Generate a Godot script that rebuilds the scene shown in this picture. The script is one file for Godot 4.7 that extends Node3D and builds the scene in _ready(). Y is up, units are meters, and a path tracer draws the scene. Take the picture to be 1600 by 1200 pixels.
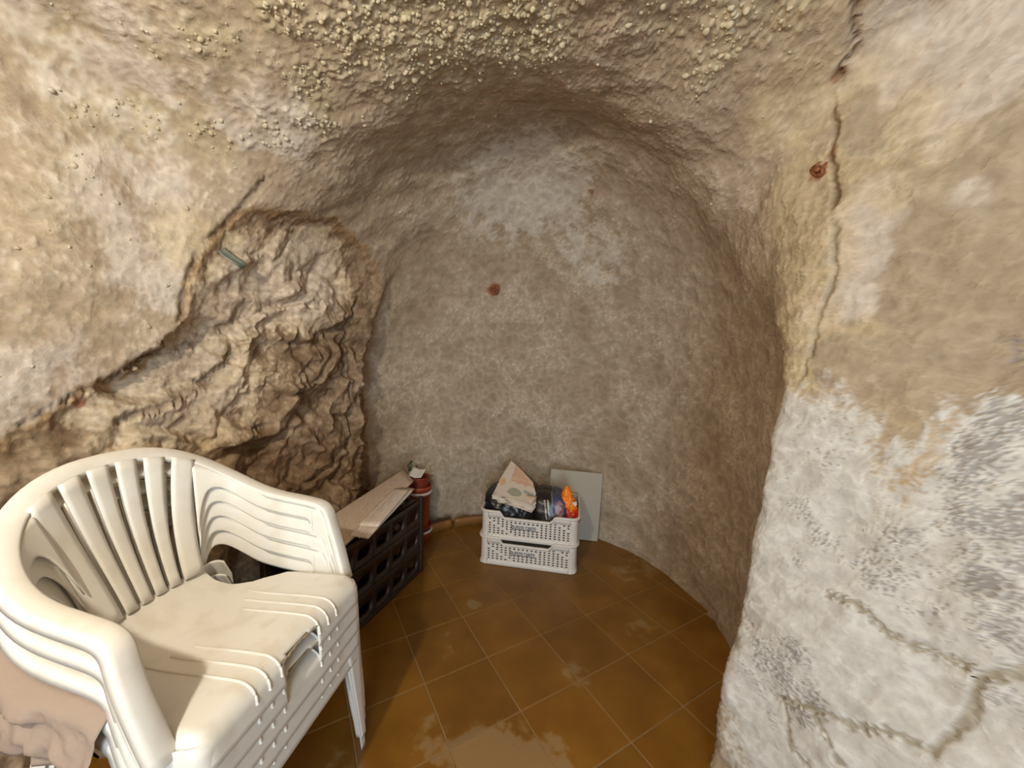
extends Node3D
# A whitewashed cave room with a niche: a stack of white plastic chairs, a bottle rack with boards, flower pots,
# two cheese crates full of odds and ends and a loose panel. Units are metres, y is up, the camera stands at x = z = 0.

const EYE := Vector3(0, 1.28, 0)
const CENTRE := Vector3(0.05, 0.95, -0.95)     # the cave is sampled by rays from here
const STEP := 0.34
const FLOOR_AT := Vector3(-0.064, 0, -1.434)
const NICHE := Vector2(0.044, -1.67)

enum { ROCK, POP, DAMP, WHITE, CREAM, WASH, LICHEN, PALE, RECESS, RUSTY, LAYERS }
var blobs: Array = []
var n_big := FastNoiseLite.new()
var n_mid := FastNoiseLite.new()
var n_ridge := FastNoiseLite.new()
var n_fine := FastNoiseLite.new()
var n_cell := FastNoiseLite.new()
var n_rock := FastNoiseLite.new()
var n_warp := FastNoiseLite.new()
var n_pick := FastNoiseLite.new()
var n_block := FastNoiseLite.new()
var n_edge := FastNoiseLite.new()

func _ready():
	# --- camera, sky, lights, exposure
	var cam := Camera3D.new()
	cam.name = "camera"
	var pitch := 0.1095
	var roll := 0.032
	var fwd := Vector3(0, -sin(pitch), -cos(pitch))
	var up := Vector3(0, cos(pitch), -sin(pitch))
	var right := Vector3(1, 0, 0)
	cam.transform = Transform3D(Basis(right * cos(roll) + up * sin(roll), up * cos(roll) - right * sin(roll), -fwd), EYE)
	cam.fov = 90.0
	cam.near = 0.02
	cam.far = 60.0
	add_child(cam)
	cam.current = true

	var env := Environment.new()
	env.background_mode = Environment.BG_COLOR
	env.background_color = Color(0.62, 0.76, 1.0)
	env.background_energy_multiplier = 1.0
	env.tonemap_mode = Environment.TONE_MAPPER_LINEAR
	env.tonemap_exposure = 1.0
	env.sdfgi_enabled = true
	env.ssao_enabled = true
	env.ssil_enabled = true
	var we := WorldEnvironment.new()
	we.name = "world_environment"
	we.environment = env
	add_child(we)

	var day := AreaLight3D.new()
	day.name = "doorway_daylight"
	day.area_size = Vector2(0.9, 1.8)
	day.light_color = Color(0.84, 0.93, 1.0)
	day.light_energy = 8.0
	day.area_range = 12.0
	day.shadow_enabled = true
	day.position = Vector3(0.12, 1.0, 2.22)
	add_child(day)

	setup_noise()
	make_materials()
	ceiling_lamp(Vector3(-0.64, 1.85, 0.20))
	build_cave()
	build_floor()
	build_rear_wall()
	build_things()

# ---------------------------------------------------------------- small helpers
func obj(called: String, mesh: Mesh, mat: Material, parent: Node = self) -> MeshInstance3D:
	var o := MeshInstance3D.new()
	o.name = called
	o.mesh = mesh
	if mat: o.material_override = mat
	o.cast_shadow = GeometryInstance3D.SHADOW_CASTING_SETTING_ON
	parent.add_child(o, true)
	return o

func tag(o: Node, label: String, category: String, group := "") -> Node:
	o.set_meta("label", label)
	o.set_meta("category", category)
	if group != "": o.set_meta("group", group)
	return o

func thing(called: String, label: String, category: String, at := Vector3.ZERO, turn := 0.0, group := "") -> Node3D:
	var o := Node3D.new()
	o.name = called
	add_child(o, true)
	o.position = at
	o.rotation.y = turn
	tag(o, label, category, group)
	return o

func begin() -> SurfaceTool:
	var st := SurfaceTool.new()
	st.begin(Mesh.PRIMITIVE_TRIANGLES)
	return st

func done(st: SurfaceTool) -> ArrayMesh:
	st.generate_normals()
	st.index()
	return st.commit()

func quad(st: SurfaceTool, a: Vector3, b: Vector3, c: Vector3, d: Vector3) -> void:
	st.add_vertex(a); st.add_vertex(b); st.add_vertex(c)
	st.add_vertex(a); st.add_vertex(c); st.add_vertex(d)

# a sheet of some thickness through a grid of points (rows of equal length); skip(row, column) leaves a cell out
func sheet(st: SurfaceTool, g: Array, th: float, skip = null) -> void:
	var R := g.size()
	var C: int = g[0].size()
	var back: Array = []
	for i in R:
		var row := PackedVector3Array()
		for j in C:
			var du: Vector3 = g[mini(i + 1, R - 1)][j] - g[maxi(i - 1, 0)][j]
			var dv: Vector3 = g[i][mini(j + 1, C - 1)] - g[i][maxi(j - 1, 0)]
			var n := du.cross(dv)
			n = n.normalized() if n.length() > 1e-12 else Vector3.UP
			row.append(g[i][j] - n * th)
		back.append(row)
	var gone := func(i, j):
		if i < 0 or j < 0 or i >= R - 1 or j >= C - 1: return true
		return skip != null and skip.call(i, j)
	for i in R - 1:
		for j in C - 1:
			if gone.call(i, j): continue
			var a: Vector3 = g[i][j]; var b: Vector3 = g[i][j + 1]; var c: Vector3 = g[i + 1][j + 1]; var d: Vector3 = g[i + 1][j]
			var e: Vector3 = back[i][j]; var f: Vector3 = back[i][j + 1]; var h: Vector3 = back[i + 1][j + 1]; var k: Vector3 = back[i + 1][j]
			quad(st, a, b, c, d)
			quad(st, e, k, h, f)
			if gone.call(i - 1, j): quad(st, a, e, f, b)
			if gone.call(i + 1, j): quad(st, d, c, h, k)
			if gone.call(i, j - 1): quad(st, a, d, k, e)
			if gone.call(i, j + 1): quad(st, b, f, h, c)

# a closed profile (2D, in the frame's right and up) swept along points with given frames
func sweep(st: SurfaceTool, pts: Array, rights: Array, ups: Array, prof: PackedVector2Array, closed := false, caps := true) -> void:
	var P := prof.size()
	var rings: Array = []
	for i in pts.size():
		var ring := PackedVector3Array()
		for q in prof: ring.append(pts[i] + rights[i] * q.x + ups[i] * q.y)
		rings.append(ring)
	var n := rings.size()
	for i in (n if closed else n - 1):
		var A: PackedVector3Array = rings[i]
		var B: PackedVector3Array = rings[(i + 1) % n]
		for j in P:
			var k := (j + 1) % P
			quad(st, A[j], B[j], B[k], A[k])
	if caps and not closed:
		for e in [[0, false], [n - 1, true]]:
			var r: PackedVector3Array = rings[e[0]]
			var tri := Geometry2D.triangulate_polygon(prof)
			for t in range(0, tri.size(), 3):
				if e[1]:
					st.add_vertex(r[tri[t]]); st.add_vertex(r[tri[t + 1]]); st.add_vertex(r[tri[t + 2]])
				else:
					st.add_vertex(r[tri[t]]); st.add_vertex(r[tri[t + 2]]); st.add_vertex(r[tri[t + 1]])

func tube(st: SurfaceTool, pts: Array, r: float, sides := 8, closed := false) -> void:
	var rights: Array = []
	var ups: Array = []
	var n := pts.size()
	for i in n:
		var a: Vector3 = pts[(i - 1 + n) % n] if closed else pts[maxi(i - 1, 0)]
		var b: Vector3 = pts[(i + 1) % n] if closed else pts[mini(i + 1, n - 1)]
		var t := (b - a).normalized()
		var u := Vector3.UP if absf(t.y) < 0.9 else Vector3.RIGHT
		var s := t.cross(u).normalized()
		rights.append(s); ups.append(s.cross(t).normalized())
	var prof := PackedVector2Array()
	for k in sides: prof.append(Vector2(cos(TAU * k / sides), sin(TAU * k / sides)) * r)
	sweep(st, pts, rights, ups, prof, closed)

# a box with chamfered edges, in a frame
func chamfer_box(st: SurfaceTool, size: Vector3, c: float, x := Transform3D.IDENTITY) -> void:
	var h := size * 0.5
	var P := func(sx, sy, sz, k):      # corner point pulled in on the two axes other than k
		var v := Vector3(sx * h.x, sy * h.y, sz * h.z)
		if k != 0: v.x -= sx * c
		if k != 1: v.y -= sy * c
		if k != 2: v.z -= sz * c
		return x * v
	st.set_smooth_group(-1)
	for k in 3:
		for s in [-1, 1]:
			var q: Array = []
			for ab in [[-1, -1], [1, -1], [1, 1], [-1, 1]]:
				var v := [0, 0, 0]
				v[k] = s; v[(k + 1) % 3] = ab[0]; v[(k + 2) % 3] = ab[1]
				q.append(P.call(v[0], v[1], v[2], k))
			if s > 0: quad(st, q[0], q[3], q[2], q[1])
			else: quad(st, q[0], q[1], q[2], q[3])
	for k in 3:                        # edges along axis k
		for a in [-1, 1]:
			for b in [-1, 1]:
				var q: Array = []
				for e in [[-1, 1], [1, 1], [1, 2], [-1, 2]]:
					var v := [0, 0, 0]
					v[k] = e[0]; v[(k + 1) % 3] = a; v[(k + 2) % 3] = b
					q.append(P.call(v[0], v[1], v[2], (k + e[1]) % 3))
				if a * b > 0: quad(st, q[0], q[1], q[2], q[3])
				else: quad(st, q[0], q[3], q[2], q[1])
	for sx in [-1, 1]:
		for sy in [-1, 1]:
			for sz in [-1, 1]:
				var a = P.call(sx, sy, sz, 0); var b = P.call(sx, sy, sz, 1); var d = P.call(sx, sy, sz, 2)
				if sx * sy * sz > 0: st.add_vertex(a); st.add_vertex(d); st.add_vertex(b)
				else: st.add_vertex(a); st.add_vertex(b); st.add_vertex(d)

# a surface of revolution about y: profile of (radius, height)
func lathe(st: SurfaceTool, prof: Array, sides := 32) -> void:
	for i in prof.size() - 1:
		for k in sides:
			var a := TAU * k / sides
			var b := TAU * (k + 1) / sides
			var p: Vector2 = prof[i]; var q: Vector2 = prof[i + 1]
			var A := Vector3(cos(a) * p.x, p.y, sin(a) * p.x); var B := Vector3(cos(b) * p.x, p.y, sin(b) * p.x)
			var C := Vector3(cos(b) * q.x, q.y, sin(b) * q.x); var D := Vector3(cos(a) * q.x, q.y, sin(a) * q.x)
			if p.x > 1e-6: st.add_vertex(A); st.add_vertex(C); st.add_vertex(B)
			if q.x > 1e-6: st.add_vertex(A); st.add_vertex(D); st.add_vertex(C)

# a flat panel in x and y (lower left corner at the origin), pierced by a grid of rounded holes and given thickness along -z
# keep(column, row) -> false leaves that cell solid
func pierced(st: SurfaceTool, w: float, h: float, nx: int, ny: int, hole: Vector2, rnd: float, th: float, sides: int, x: Transform3D, keep = null, slant := 0.0) -> void:
	var cw := w / nx
	var ch := h / ny
	for i in nx:
		for j in ny:
			var o := Vector3(i * cw, j * ch, 0)
			if keep != null and not keep.call(i, j):
				quad(st, x * o, x * (o + Vector3(0, ch, 0)), x * (o + Vector3(cw, ch, 0)), x * (o + Vector3(cw, 0, 0)))
				quad(st, x * (o + Vector3(0, 0, -th)), x * (o + Vector3(cw, 0, -th)), x * (o + Vector3(cw, ch, -th)), x * (o + Vector3(0, ch, -th)))
				continue
			var m := o + Vector3(cw, ch, 0) * 0.5
			var inn := PackedVector3Array(); var out := PackedVector3Array()
			for k in sides:
				var a := TAU * (k + 0.5) / sides
				var d := Vector2(cos(a), sin(a))
				var e := 2.0 / maxf(rnd, 0.05)           # superellipse exponent
				var s := pow(pow(absf(d.x) / (hole.x * 0.5), e) + pow(absf(d.y) / (hole.y * 0.5), e), -1.0 / e)
				var q := minf(cw * 0.5 / maxf(absf(d.x), 1e-6), ch * 0.5 / maxf(absf(d.y), 1e-6))
				inn.append(m + Vector3(d.x * s + slant * d.y * s, d.y * s, 0))
				out.append(m + Vector3(d.x * q, d.y * q, 0))
			for k in sides:
				var l := (k + 1) % sides
				var z := Vector3(0, 0, -th)
				quad(st, x * inn[k], x * inn[l], x * out[l], x * out[k])
				quad(st, x * (inn[k] + z), x * (out[k] + z), x * (out[l] + z), x * (inn[l] + z))
				quad(st, x * inn[k], x * (inn[k] + z), x * (inn[l] + z), x * inn[l])
				# the corner of the cell between two neighbouring rays
				var c := Vector3(signf(out[k].x - m.x) * cw * 0.5, signf(out[k].y - m.y) * ch * 0.5, 0) + m
				if absf(out[k].x - out[l].x) > 1e-6 and absf(out[k].y - out[l].y) > 1e-6:
					var cc := Vector3(out[k].x if absf(absf(out[k].x - m.x) - cw * 0.5) < 1e-6 else out[l].x, out[k].y if absf(absf(out[k].y - m.y) - ch * 0.5) < 1e-6 else out[l].y, 0)
					st.add_vertex(x * out[k]); st.add_vertex(x * out[l]); st.add_vertex(x * cc)
					st.add_vertex(x * (out[k] + z)); st.add_vertex(x * (cc + z)); st.add_vertex(x * (out[l] + z))

func flat(color: Color, rough := 0.7, spec := 0.5) -> StandardMaterial3D:
	var m := StandardMaterial3D.new()
	m.albedo_color = color
	m.roughness = rough
	m.metallic_specular = spec
	return m

func noise_tex(freq: float, octaves: int, seed_: int, size := 512, normal := false, strength := 4.0, ramp: Gradient = null, type := FastNoiseLite.TYPE_SIMPLEX_SMOOTH) -> NoiseTexture2D:
	var f := FastNoiseLite.new()
	f.noise_type = type
	f.seed = seed_
	f.frequency = freq
	f.fractal_octaves = octaves
	var t := NoiseTexture2D.new()
	t.width = size; t.height = size
	t.seamless = true
	t.noise = f
	t.as_normal_map = normal
	t.bump_strength = strength
	if ramp: t.color_ramp = ramp
	return t

func ramp2(a: Color, b: Color, p0 := 0.0, p1 := 1.0) -> Gradient:
	var g := Gradient.new()
	g.set_color(0, a); g.set_offset(0, p0)
	g.set_color(1, b); g.set_offset(1, p1)
	return g

# ---------------------------------------------------------------- materials
var M := {}

func setup_noise() -> void:
	n_big.seed = 11; n_big.frequency = 2.6; n_big.fractal_octaves = 3; n_big.noise_type = FastNoiseLite.TYPE_SIMPLEX_SMOOTH
	n_mid.seed = 5; n_mid.frequency = 9.0; n_mid.fractal_octaves = 3; n_mid.noise_type = FastNoiseLite.TYPE_SIMPLEX_SMOOTH
	n_ridge.seed = 23; n_ridge.frequency = 17.0; n_ridge.fractal_octaves = 2; n_ridge.noise_type = FastNoiseLite.TYPE_SIMPLEX
	n_fine.seed = 7; n_fine.frequency = 46.0; n_fine.fractal_octaves = 2; n_fine.noise_type = FastNoiseLite.TYPE_SIMPLEX
	n_cell.seed = 3; n_cell.frequency = 52.0; n_cell.noise_type = FastNoiseLite.TYPE_CELLULAR; n_cell.cellular_return_type = FastNoiseLite.RETURN_DISTANCE
	n_cell.fractal_type = FastNoiseLite.FRACTAL_NONE
	n_pick.seed = 3; n_pick.frequency = 52.0; n_pick.noise_type = FastNoiseLite.TYPE_CELLULAR; n_pick.cellular_return_type = FastNoiseLite.RETURN_CELL_VALUE; n_pick.fractal_type = FastNoiseLite.FRACTAL_NONE
	n_block.seed = 19; n_block.frequency = 4.6; n_block.noise_type = FastNoiseLite.TYPE_CELLULAR; n_block.cellular_return_type = FastNoiseLite.RETURN_CELL_VALUE; n_block.fractal_type = FastNoiseLite.FRACTAL_NONE
	n_edge.seed = 19; n_edge.frequency = 4.6; n_edge.noise_type = FastNoiseLite.TYPE_CELLULAR; n_edge.cellular_return_type = FastNoiseLite.RETURN_DISTANCE2_SUB; n_edge.fractal_type = FastNoiseLite.FRACTAL_NONE
	n_rock.seed = 31; n_rock.frequency = 3.4; n_rock.fractal_octaves = 5; n_rock.fractal_gain = 0.52; n_rock.noise_type = FastNoiseLite.TYPE_SIMPLEX_SMOOTH
	n_warp.seed = 41; n_warp.frequency = 6.0; n_warp.fractal_octaves = 2; n_warp.noise_type = FastNoiseLite.TYPE_SIMPLEX_SMOOTH

func stroke_noise(seed_: int, freq: float) -> FastNoiseLite:
	var f := FastNoiseLite.new()
	f.noise_type = FastNoiseLite.TYPE_SIMPLEX_SMOOTH
	f.seed = seed_
	f.frequency = freq
	f.fractal_type = FastNoiseLite.FRACTAL_RIDGED
	f.fractal_octaves = 4
	f.fractal_gain = 0.55
	f.domain_warp_enabled = true
	f.domain_warp_amplitude = 38.0
	f.domain_warp_frequency = 0.012
	return f

func tex_of(f: FastNoiseLite, size: int, normal: bool, strength := 4.0, ramp: Gradient = null) -> NoiseTexture2D:
	var t := NoiseTexture2D.new()
	t.width = size; t.height = size
	t.seamless = true
	t.noise = f
	t.as_normal_map = normal
	t.bump_strength = strength
	if ramp: t.color_ramp = ramp
	return t

func make_materials() -> void:
	var strokes := stroke_noise(2, 0.011)
	var p := StandardMaterial3D.new()
	p.vertex_color_use_as_albedo = true
	p.albedo_texture = tex_of(strokes, 1024, false, 0.0, ramp2(Color(0.84, 0.83, 0.82), Color(1, 1, 1), 0.35, 0.9))
	p.normal_enabled = true
	p.normal_texture = tex_of(strokes, 1024, true, 7.0)
	p.normal_scale = 0.55
	p.uv1_triplanar = true
	p.uv1_world_triplanar = true
	p.uv1_scale = Vector3.ONE * 1.15
	p.roughness = 0.72
	p.metallic_specular = 0.45
	M.plaster = p
	var r: StandardMaterial3D = p.duplicate()
	r.albedo_texture = noise_tex(0.02, 6, 9, 512, false, 0.0, ramp2(Color(0.78, 0.76, 0.74), Color(1, 1, 1), 0.25, 0.75))
	r.normal_texture = noise_tex(0.016, 6, 2, 512, true, 9.0)
	r.normal_scale = 0.7
	r.uv1_scale = Vector3.ONE * 3.1
	r.roughness = 0.8
	M.rock = r
	M.mottle = noise_tex(0.025, 5, 9, 512, false, 0.0, ramp2(Color(0.80, 0.80, 0.79), Color(1, 1, 1), 0.25, 0.7))

# ---------------------------------------------------------------- the cave
func smin(a: float, b: float, k: float) -> float:
	var h := maxf(k - absf(a - b), 0.0) / k
	return minf(a, b) - h * h * k * 0.25

func in_niche(p: Vector3) -> float:
	var dx := p.x - NICHE.x
	var dz := p.z - NICHE.y
	var d: float
	if p.y < 1.0: d = 0.94 - sqrt(dx * dx + dz * dz)
	else:
		var v := (p.y - 1.0) / 1.16
		d = (1.0 - sqrt((dx * dx + dz * dz) / 0.8836 + v * v)) * 0.94
	d = smin(d, -(p.z + 1.07 + 0.05 * clampf(p.y, 0.0, 1.2)), 0.04)
	# the side of the niche towards the left wall is opened out
	var u := p.y - 0.9
	var e := (1.0 - sqrt(((p.x + 0.42) * (p.x + 0.42) + (p.z + 1.42) * (p.z + 1.42)) / 0.64 + (u * u / 0.90 if u > 0.0 else 0.0))) * 0.8
	d = -smin(-d, -e, 0.22)
	e = (1.0 - sqrt(((p.x + 0.26) * (p.x + 0.26) + (p.z + 1.93) * (p.z + 1.93)) / 0.476 + (u * u / 0.90 if u > 0.0 else 0.0))) * 0.69
	return -smin(-d, -e, 0.10)

func in_room(p: Vector3) -> float:
	var q := Vector3(absf(p.x + 0.15) - 0.90, absf(p.y - 0.97) - 0.52, absf(p.z - 0.55) - 1.32)
	var d := 0.55 - (Vector3(maxf(q.x, 0), maxf(q.y, 0), maxf(q.z, 0)).length() + minf(maxf(q.x, maxf(q.y, q.z)), 0.0))
	return smin(d, -0.88 * (p.x - 0.628) + 0.40 * (p.z + 1.063) + 0.13 * minf(p.y, 1.25), 0.05)

# how far a point is inside the air of the cave
func air(p: Vector3) -> float:
	var k := 0.06 + 0.30 * clampf((p.y - 1.35) * 2.0, 0.0, 1.0)
	var a := -smin(-in_room(p), -in_niche(p), k)
	var left := 0.907 * (p.x + 0.72) + 0.42 * (p.z + 2.12) - 0.05 * maxf(0.0, p.y - 1.0)
	left = -smin(-left, p.z + 2.10, 0.07)          # the rock ends at the corner of the niche
	return smin(a, left, 0.10)

func air_slope(p: Vector3) -> Vector3:
	var e := 0.004
	var a := air(p)
	return Vector3(air(p + Vector3(e, 0, 0)) - a, air(p + Vector3(0, e, 0)) - a, air(p + Vector3(0, 0, e)) - a).normalized()

func blob(layer: int, at: Vector3, radius: float, strength: float) -> void:
	blobs.append([layer, at, radius, strength])

func place_blobs() -> void:
	# where the plaster is lumpy, damp, bare, limewashed, flaking or grown over, and how far each patch reaches
	blob(POP, Vector3(-0.18, 2.04, -1.01), 0.193, 1.00)
	blob(POP, Vector3(-0.04, 2.04, -1.05), 0.138, 1.00)
	blob(POP, Vector3(0.05, 2.05, -1.07), 0.084, 1.00)
	blob(POP, Vector3(-0.34, 2.03, -1.02), 0.133, 0.90)
	blob(POP, Vector3(-0.45, 2.01, -1.06), 0.087, 0.80)
	blob(POP, Vector3(0.48, 2.02, -0.95), 0.102, 0.70)
	blob(POP, Vector3(-0.92, 1.98, -1.02), 0.041, 0.90)
	blob(POP, Vector3(-1.16, 1.84, -1.07), 0.051, 0.80)
	blob(POP, Vector3(-1.07, 1.88, -1.15), 0.064, 0.80)
	blob(POP, Vector3(-0.55, 2.02, -0.97), 0.070, 0.90)
	blob(POP, Vector3(-0.59, 1.97, -1.14), 0.062, 0.90)
	blob(POP, Vector3(-0.62, 1.94, -1.24), 0.068, 0.80)
	blob(POP, Vector3(-1.12, 2.00, -0.97), 0.066, 0.60)
	blob(POP, Vector3(-0.76, 1.99, -1.02), 0.055, 0.80)
	blob(POP, Vector3(-0.94, 1.86, -1.22), 0.074, 0.70)
	blob(POP, Vector3(-1.17, 1.70, -1.07), 0.035, 0.80)
	blob(POP, Vector3(-0.77, 1.89, -1.25), 0.066, 0.70)
	blob(POP, Vector3(0.33, 2.03, -0.94), 0.087, 0.60)
	blob(POP, Vector3(0.47, 2.00, -1.08), 0.079, 0.50)
	blob(POP, Vector3(-0.31, 2.02, -1.15), 0.115, 0.70)
	blob(RUSTY, Vector3(-0.13, 1.60, -2.46), 0.042, 1.00)
	blob(RUSTY, Vector3(0.81, 1.76, -1.10), 0.024, 0.90)
	blob(RUSTY, Vector3(-1.20, 1.07, -1.06), 0.019, 1.00)
	blob(RUSTY, Vector3(0.79, 1.97, -1.04), 0.020, 0.70)
	blob(RUSTY, Vector3(0.82, 1.80, -1.07), 0.019, 0.60)
	blob(RUSTY, Vector3(0.36, 2.02, -1.98), 0.019, 0.90)
	blob(DAMP, Vector3(0.92, 1.57, -0.82), 0.175, 0.95)
	blob(DAMP, Vector3(0.95, 1.41, -0.77), 0.153, 0.90)
	blob(DAMP, Vector3(0.91, 1.45, -0.84), 0.126, 0.90)
	blob(DAMP, Vector3(0.93, 1.26, -0.80), 0.150, 0.75)
	blob(DAMP, Vector3(0.89, 1.16, -0.86), 0.120, 0.55)
	blob(DAMP, Vector3(0.93, 1.71, -0.80), 0.079, 0.90)
	blob(DAMP, Vector3(0.86, 1.85, -0.97), 0.091, 0.70)
	blob(DAMP, Vector3(0.89, 1.02, -0.81), 0.100, 0.40)
	blob(DAMP, Vector3(0.85, 1.26, -0.99), 0.069, 0.80)
	blob(WHITE, Vector3(0.90, 1.87, -0.86), 0.171, 0.80)
	blob(WHITE, Vector3(0.92, 1.91, -0.82), 0.175, 0.80)
	blob(WHITE, Vector3(0.91, 1.73, -0.86), 0.057, 0.90)
	blob(WHITE, Vector3(0.85, 1.99, -0.94), 0.130, 0.70)
	blob(WHITE, Vector3(0.86, 1.63, -0.96), 0.081, 1.00)
	blob(WHITE, Vector3(0.85, 1.52, -0.98), 0.067, 1.00)
	blob(WHITE, Vector3(0.85, 1.41, -0.99), 0.068, 0.80)
	blob(WHITE, Vector3(0.03, 2.07, -2.02), 0.335, 0.80)
	blob(WHITE, Vector3(0.44, 1.81, -2.22), 0.235, 0.60)
	blob(WHITE, Vector3(-1.07, 1.99, -1.01), 0.204, 0.60)
	blob(WHITE, Vector3(-0.75, 1.91, -1.22), 0.151, 0.60)
	blob(WHITE, Vector3(-1.13, 1.67, -1.16), 0.212, 0.60)
	blob(WHITE, Vector3(-1.10, 1.47, -1.24), 0.145, 0.70)
	blob(WHITE, Vector3(-1.23, 1.15, -0.99), 0.136, 0.60)
	blob(WHITE, Vector3(0.92, 1.61, -0.82), 0.040, 0.90)
	blob(CREAM, Vector3(0.87, 1.80, -0.95), 0.096, 0.80)
	blob(CREAM, Vector3(0.88, 1.69, -0.92), 0.107, 0.80)
	blob(CREAM, Vector3(0.81, 1.71, -1.11), 0.154, 0.80)
	blob(CREAM, Vector3(0.81, 1.54, -1.07), 0.115, 0.90)
	blob(CREAM, Vector3(0.81, 1.37, -1.08), 0.094, 0.90)
	blob(CREAM, Vector3(0.80, 1.20, -1.08), 0.090, 0.90)
	blob(CREAM, Vector3(0.89, 1.06, -1.27), 0.109, 0.70)
	blob(CREAM, Vector3(0.75, 1.95, -1.09), 0.171, 0.80)
	blob(CREAM, Vector3(0.62, 2.00, -0.98), 0.191, 0.60)
	blob(CREAM, Vector3(0.86, 1.30, -0.96), 0.083, 0.70)
	blob(CREAM, Vector3(0.81, 1.96, -1.03), 0.080, 0.70)
	blob(CREAM, Vector3(0.90, 1.08, -0.81), 0.156, 0.80)
	blob(CREAM, Vector3(0.88, 0.87, -0.80), 0.130, 0.70)
	blob(CREAM, Vector3(-1.22, 1.60, -0.97), 0.142, 0.50)
	blob(CREAM, Vector3(-1.07, 1.58, -1.28), 0.104, 0.80)
	blob(WASH, Vector3(0.79, 0.93, -1.01), 0.203, 1.00)
	blob(WASH, Vector3(0.80, 0.72, -0.91), 0.292, 1.00)
	blob(WASH, Vector3(0.86, 0.65, -0.77), 0.281, 1.00)
	blob(WASH, Vector3(0.92, 0.79, -0.67), 0.211, 1.00)
	blob(WASH, Vector3(0.90, 0.56, -0.66), 0.219, 1.00)
	blob(WASH, Vector3(0.77, 0.34, -0.87), 0.254, 1.00)
	blob(WASH, Vector3(0.95, 1.11, -0.71), 0.111, 0.90)
	blob(WASH, Vector3(0.92, 0.95, -0.73), 0.116, 0.90)
	blob(WASH, Vector3(0.78, 1.03, -1.06), 0.096, 0.90)
	blob(LICHEN, Vector3(0.95, 1.18, -0.73), 0.075, 1.00)
	blob(LICHEN, Vector3(0.93, 1.12, -0.75), 0.065, 0.90)
	blob(LICHEN, Vector3(0.94, 1.00, -0.71), 0.099, 1.00)
	blob(LICHEN, Vector3(0.93, 0.90, -0.68), 0.110, 0.90)
	blob(LICHEN, Vector3(0.96, 1.28, -0.74), 0.062, 0.80)
	blob(LICHEN, Vector3(0.86, 0.81, -0.80), 0.089, 0.90)
	blob(LICHEN, Vector3(0.87, 0.77, -0.78), 0.072, 0.80)
	blob(LICHEN, Vector3(0.79, 0.85, -0.99), 0.165, 0.55)
	blob(LICHEN, Vector3(0.82, 1.05, -0.98), 0.105, 0.60)
	blob(LICHEN, Vector3(0.74, 0.39, -0.94), 0.117, 0.80)
	blob(LICHEN, Vector3(0.76, 0.48, -0.92), 0.074, 0.70)
	blob(LICHEN, Vector3(0.93, 0.72, -0.63), 0.108, 0.80)
	blob(LICHEN, Vector3(0.85, 1.05, -0.92), 0.065, 0.50)
	blob(LICHEN, Vector3(0.85, 0.90, -0.88), 0.095, 0.50)
	blob(LICHEN, Vector3(0.72, 0.46, -1.01), 0.082, 0.50)
	blob(PALE, Vector3(-0.89, 1.51, -1.68), 0.200, 1.00)
	blob(PALE, Vector3(-0.98, 1.45, -1.49), 0.187, 0.90)
	blob(PALE, Vector3(-1.04, 1.35, -1.39), 0.149, 0.80)
	blob(PALE, Vector3(-1.09, 1.10, -1.30), 0.255, 0.80)
	blob(PALE, Vector3(-1.18, 1.08, -1.12), 0.118, 0.70)
	blob(PALE, Vector3(-1.15, 1.01, -1.19), 0.148, 0.60)
	blob(PALE, Vector3(-1.00, 1.18, -1.49), 0.189, 0.40)
	blob(RECESS, Vector3(-1.14, 1.16, -1.19), 0.099, 1.00)
	blob(RECESS, Vector3(-1.10, 1.19, -1.27), 0.107, 1.00)
	blob(RECESS, Vector3(-1.06, 1.20, -1.36), 0.109, 1.00)
	blob(RECESS, Vector3(-1.17, 1.15, -1.13), 0.039, 1.00)

# the outline of the bare rock, along the left wall (metres from the corner side) and up
var rock_outline := PackedVector2Array([Vector2(-0.6, -0.3), Vector2(-0.1, 0.86), Vector2(0.31, 0.98), Vector2(0.38, 1.04), Vector2(0.46, 1.12), Vector2(0.55, 1.16), Vector2(0.65, 1.24), Vector2(0.69, 1.32), Vector2(0.71, 1.44), Vector2(0.74, 1.55), Vector2(0.81, 1.66), Vector2(0.89, 1.72), Vector2(1.03, 1.74), Vector2(1.21, 1.76), Vector2(1.42, 1.71), Vector2(1.55, 1.60), Vector2(1.58, 1.44), Vector2(1.66, 1.23), Vector2(1.65, 1.04), Vector2(1.68, 0.79), Vector2(1.70, 0.50), Vector2(1.74, 0.17), Vector2(1.74, -0.3)])

func rock_depth(p: Vector3) -> float:        # > 0 inside the outline
	if p.x > -0.35: return -1.0
	var q := Vector2(0.42 * p.x - 0.907 * p.z, p.y)
	var d := 10.0
	var n := rock_outline.size()
	for i in n:
		var c := Geometry2D.get_closest_point_to_segment(q, rock_outline[i], rock_outline[(i + 1) % n])
		d = minf(d, q.distance_to(c))
	return d if Geometry2D.is_point_in_polygon(q, rock_outline) else -d

var cracks: Array = []      # [points, half width, depth, kind]  kind 0 dark fissure, 1 grey seam, 2 rock ledge

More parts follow.
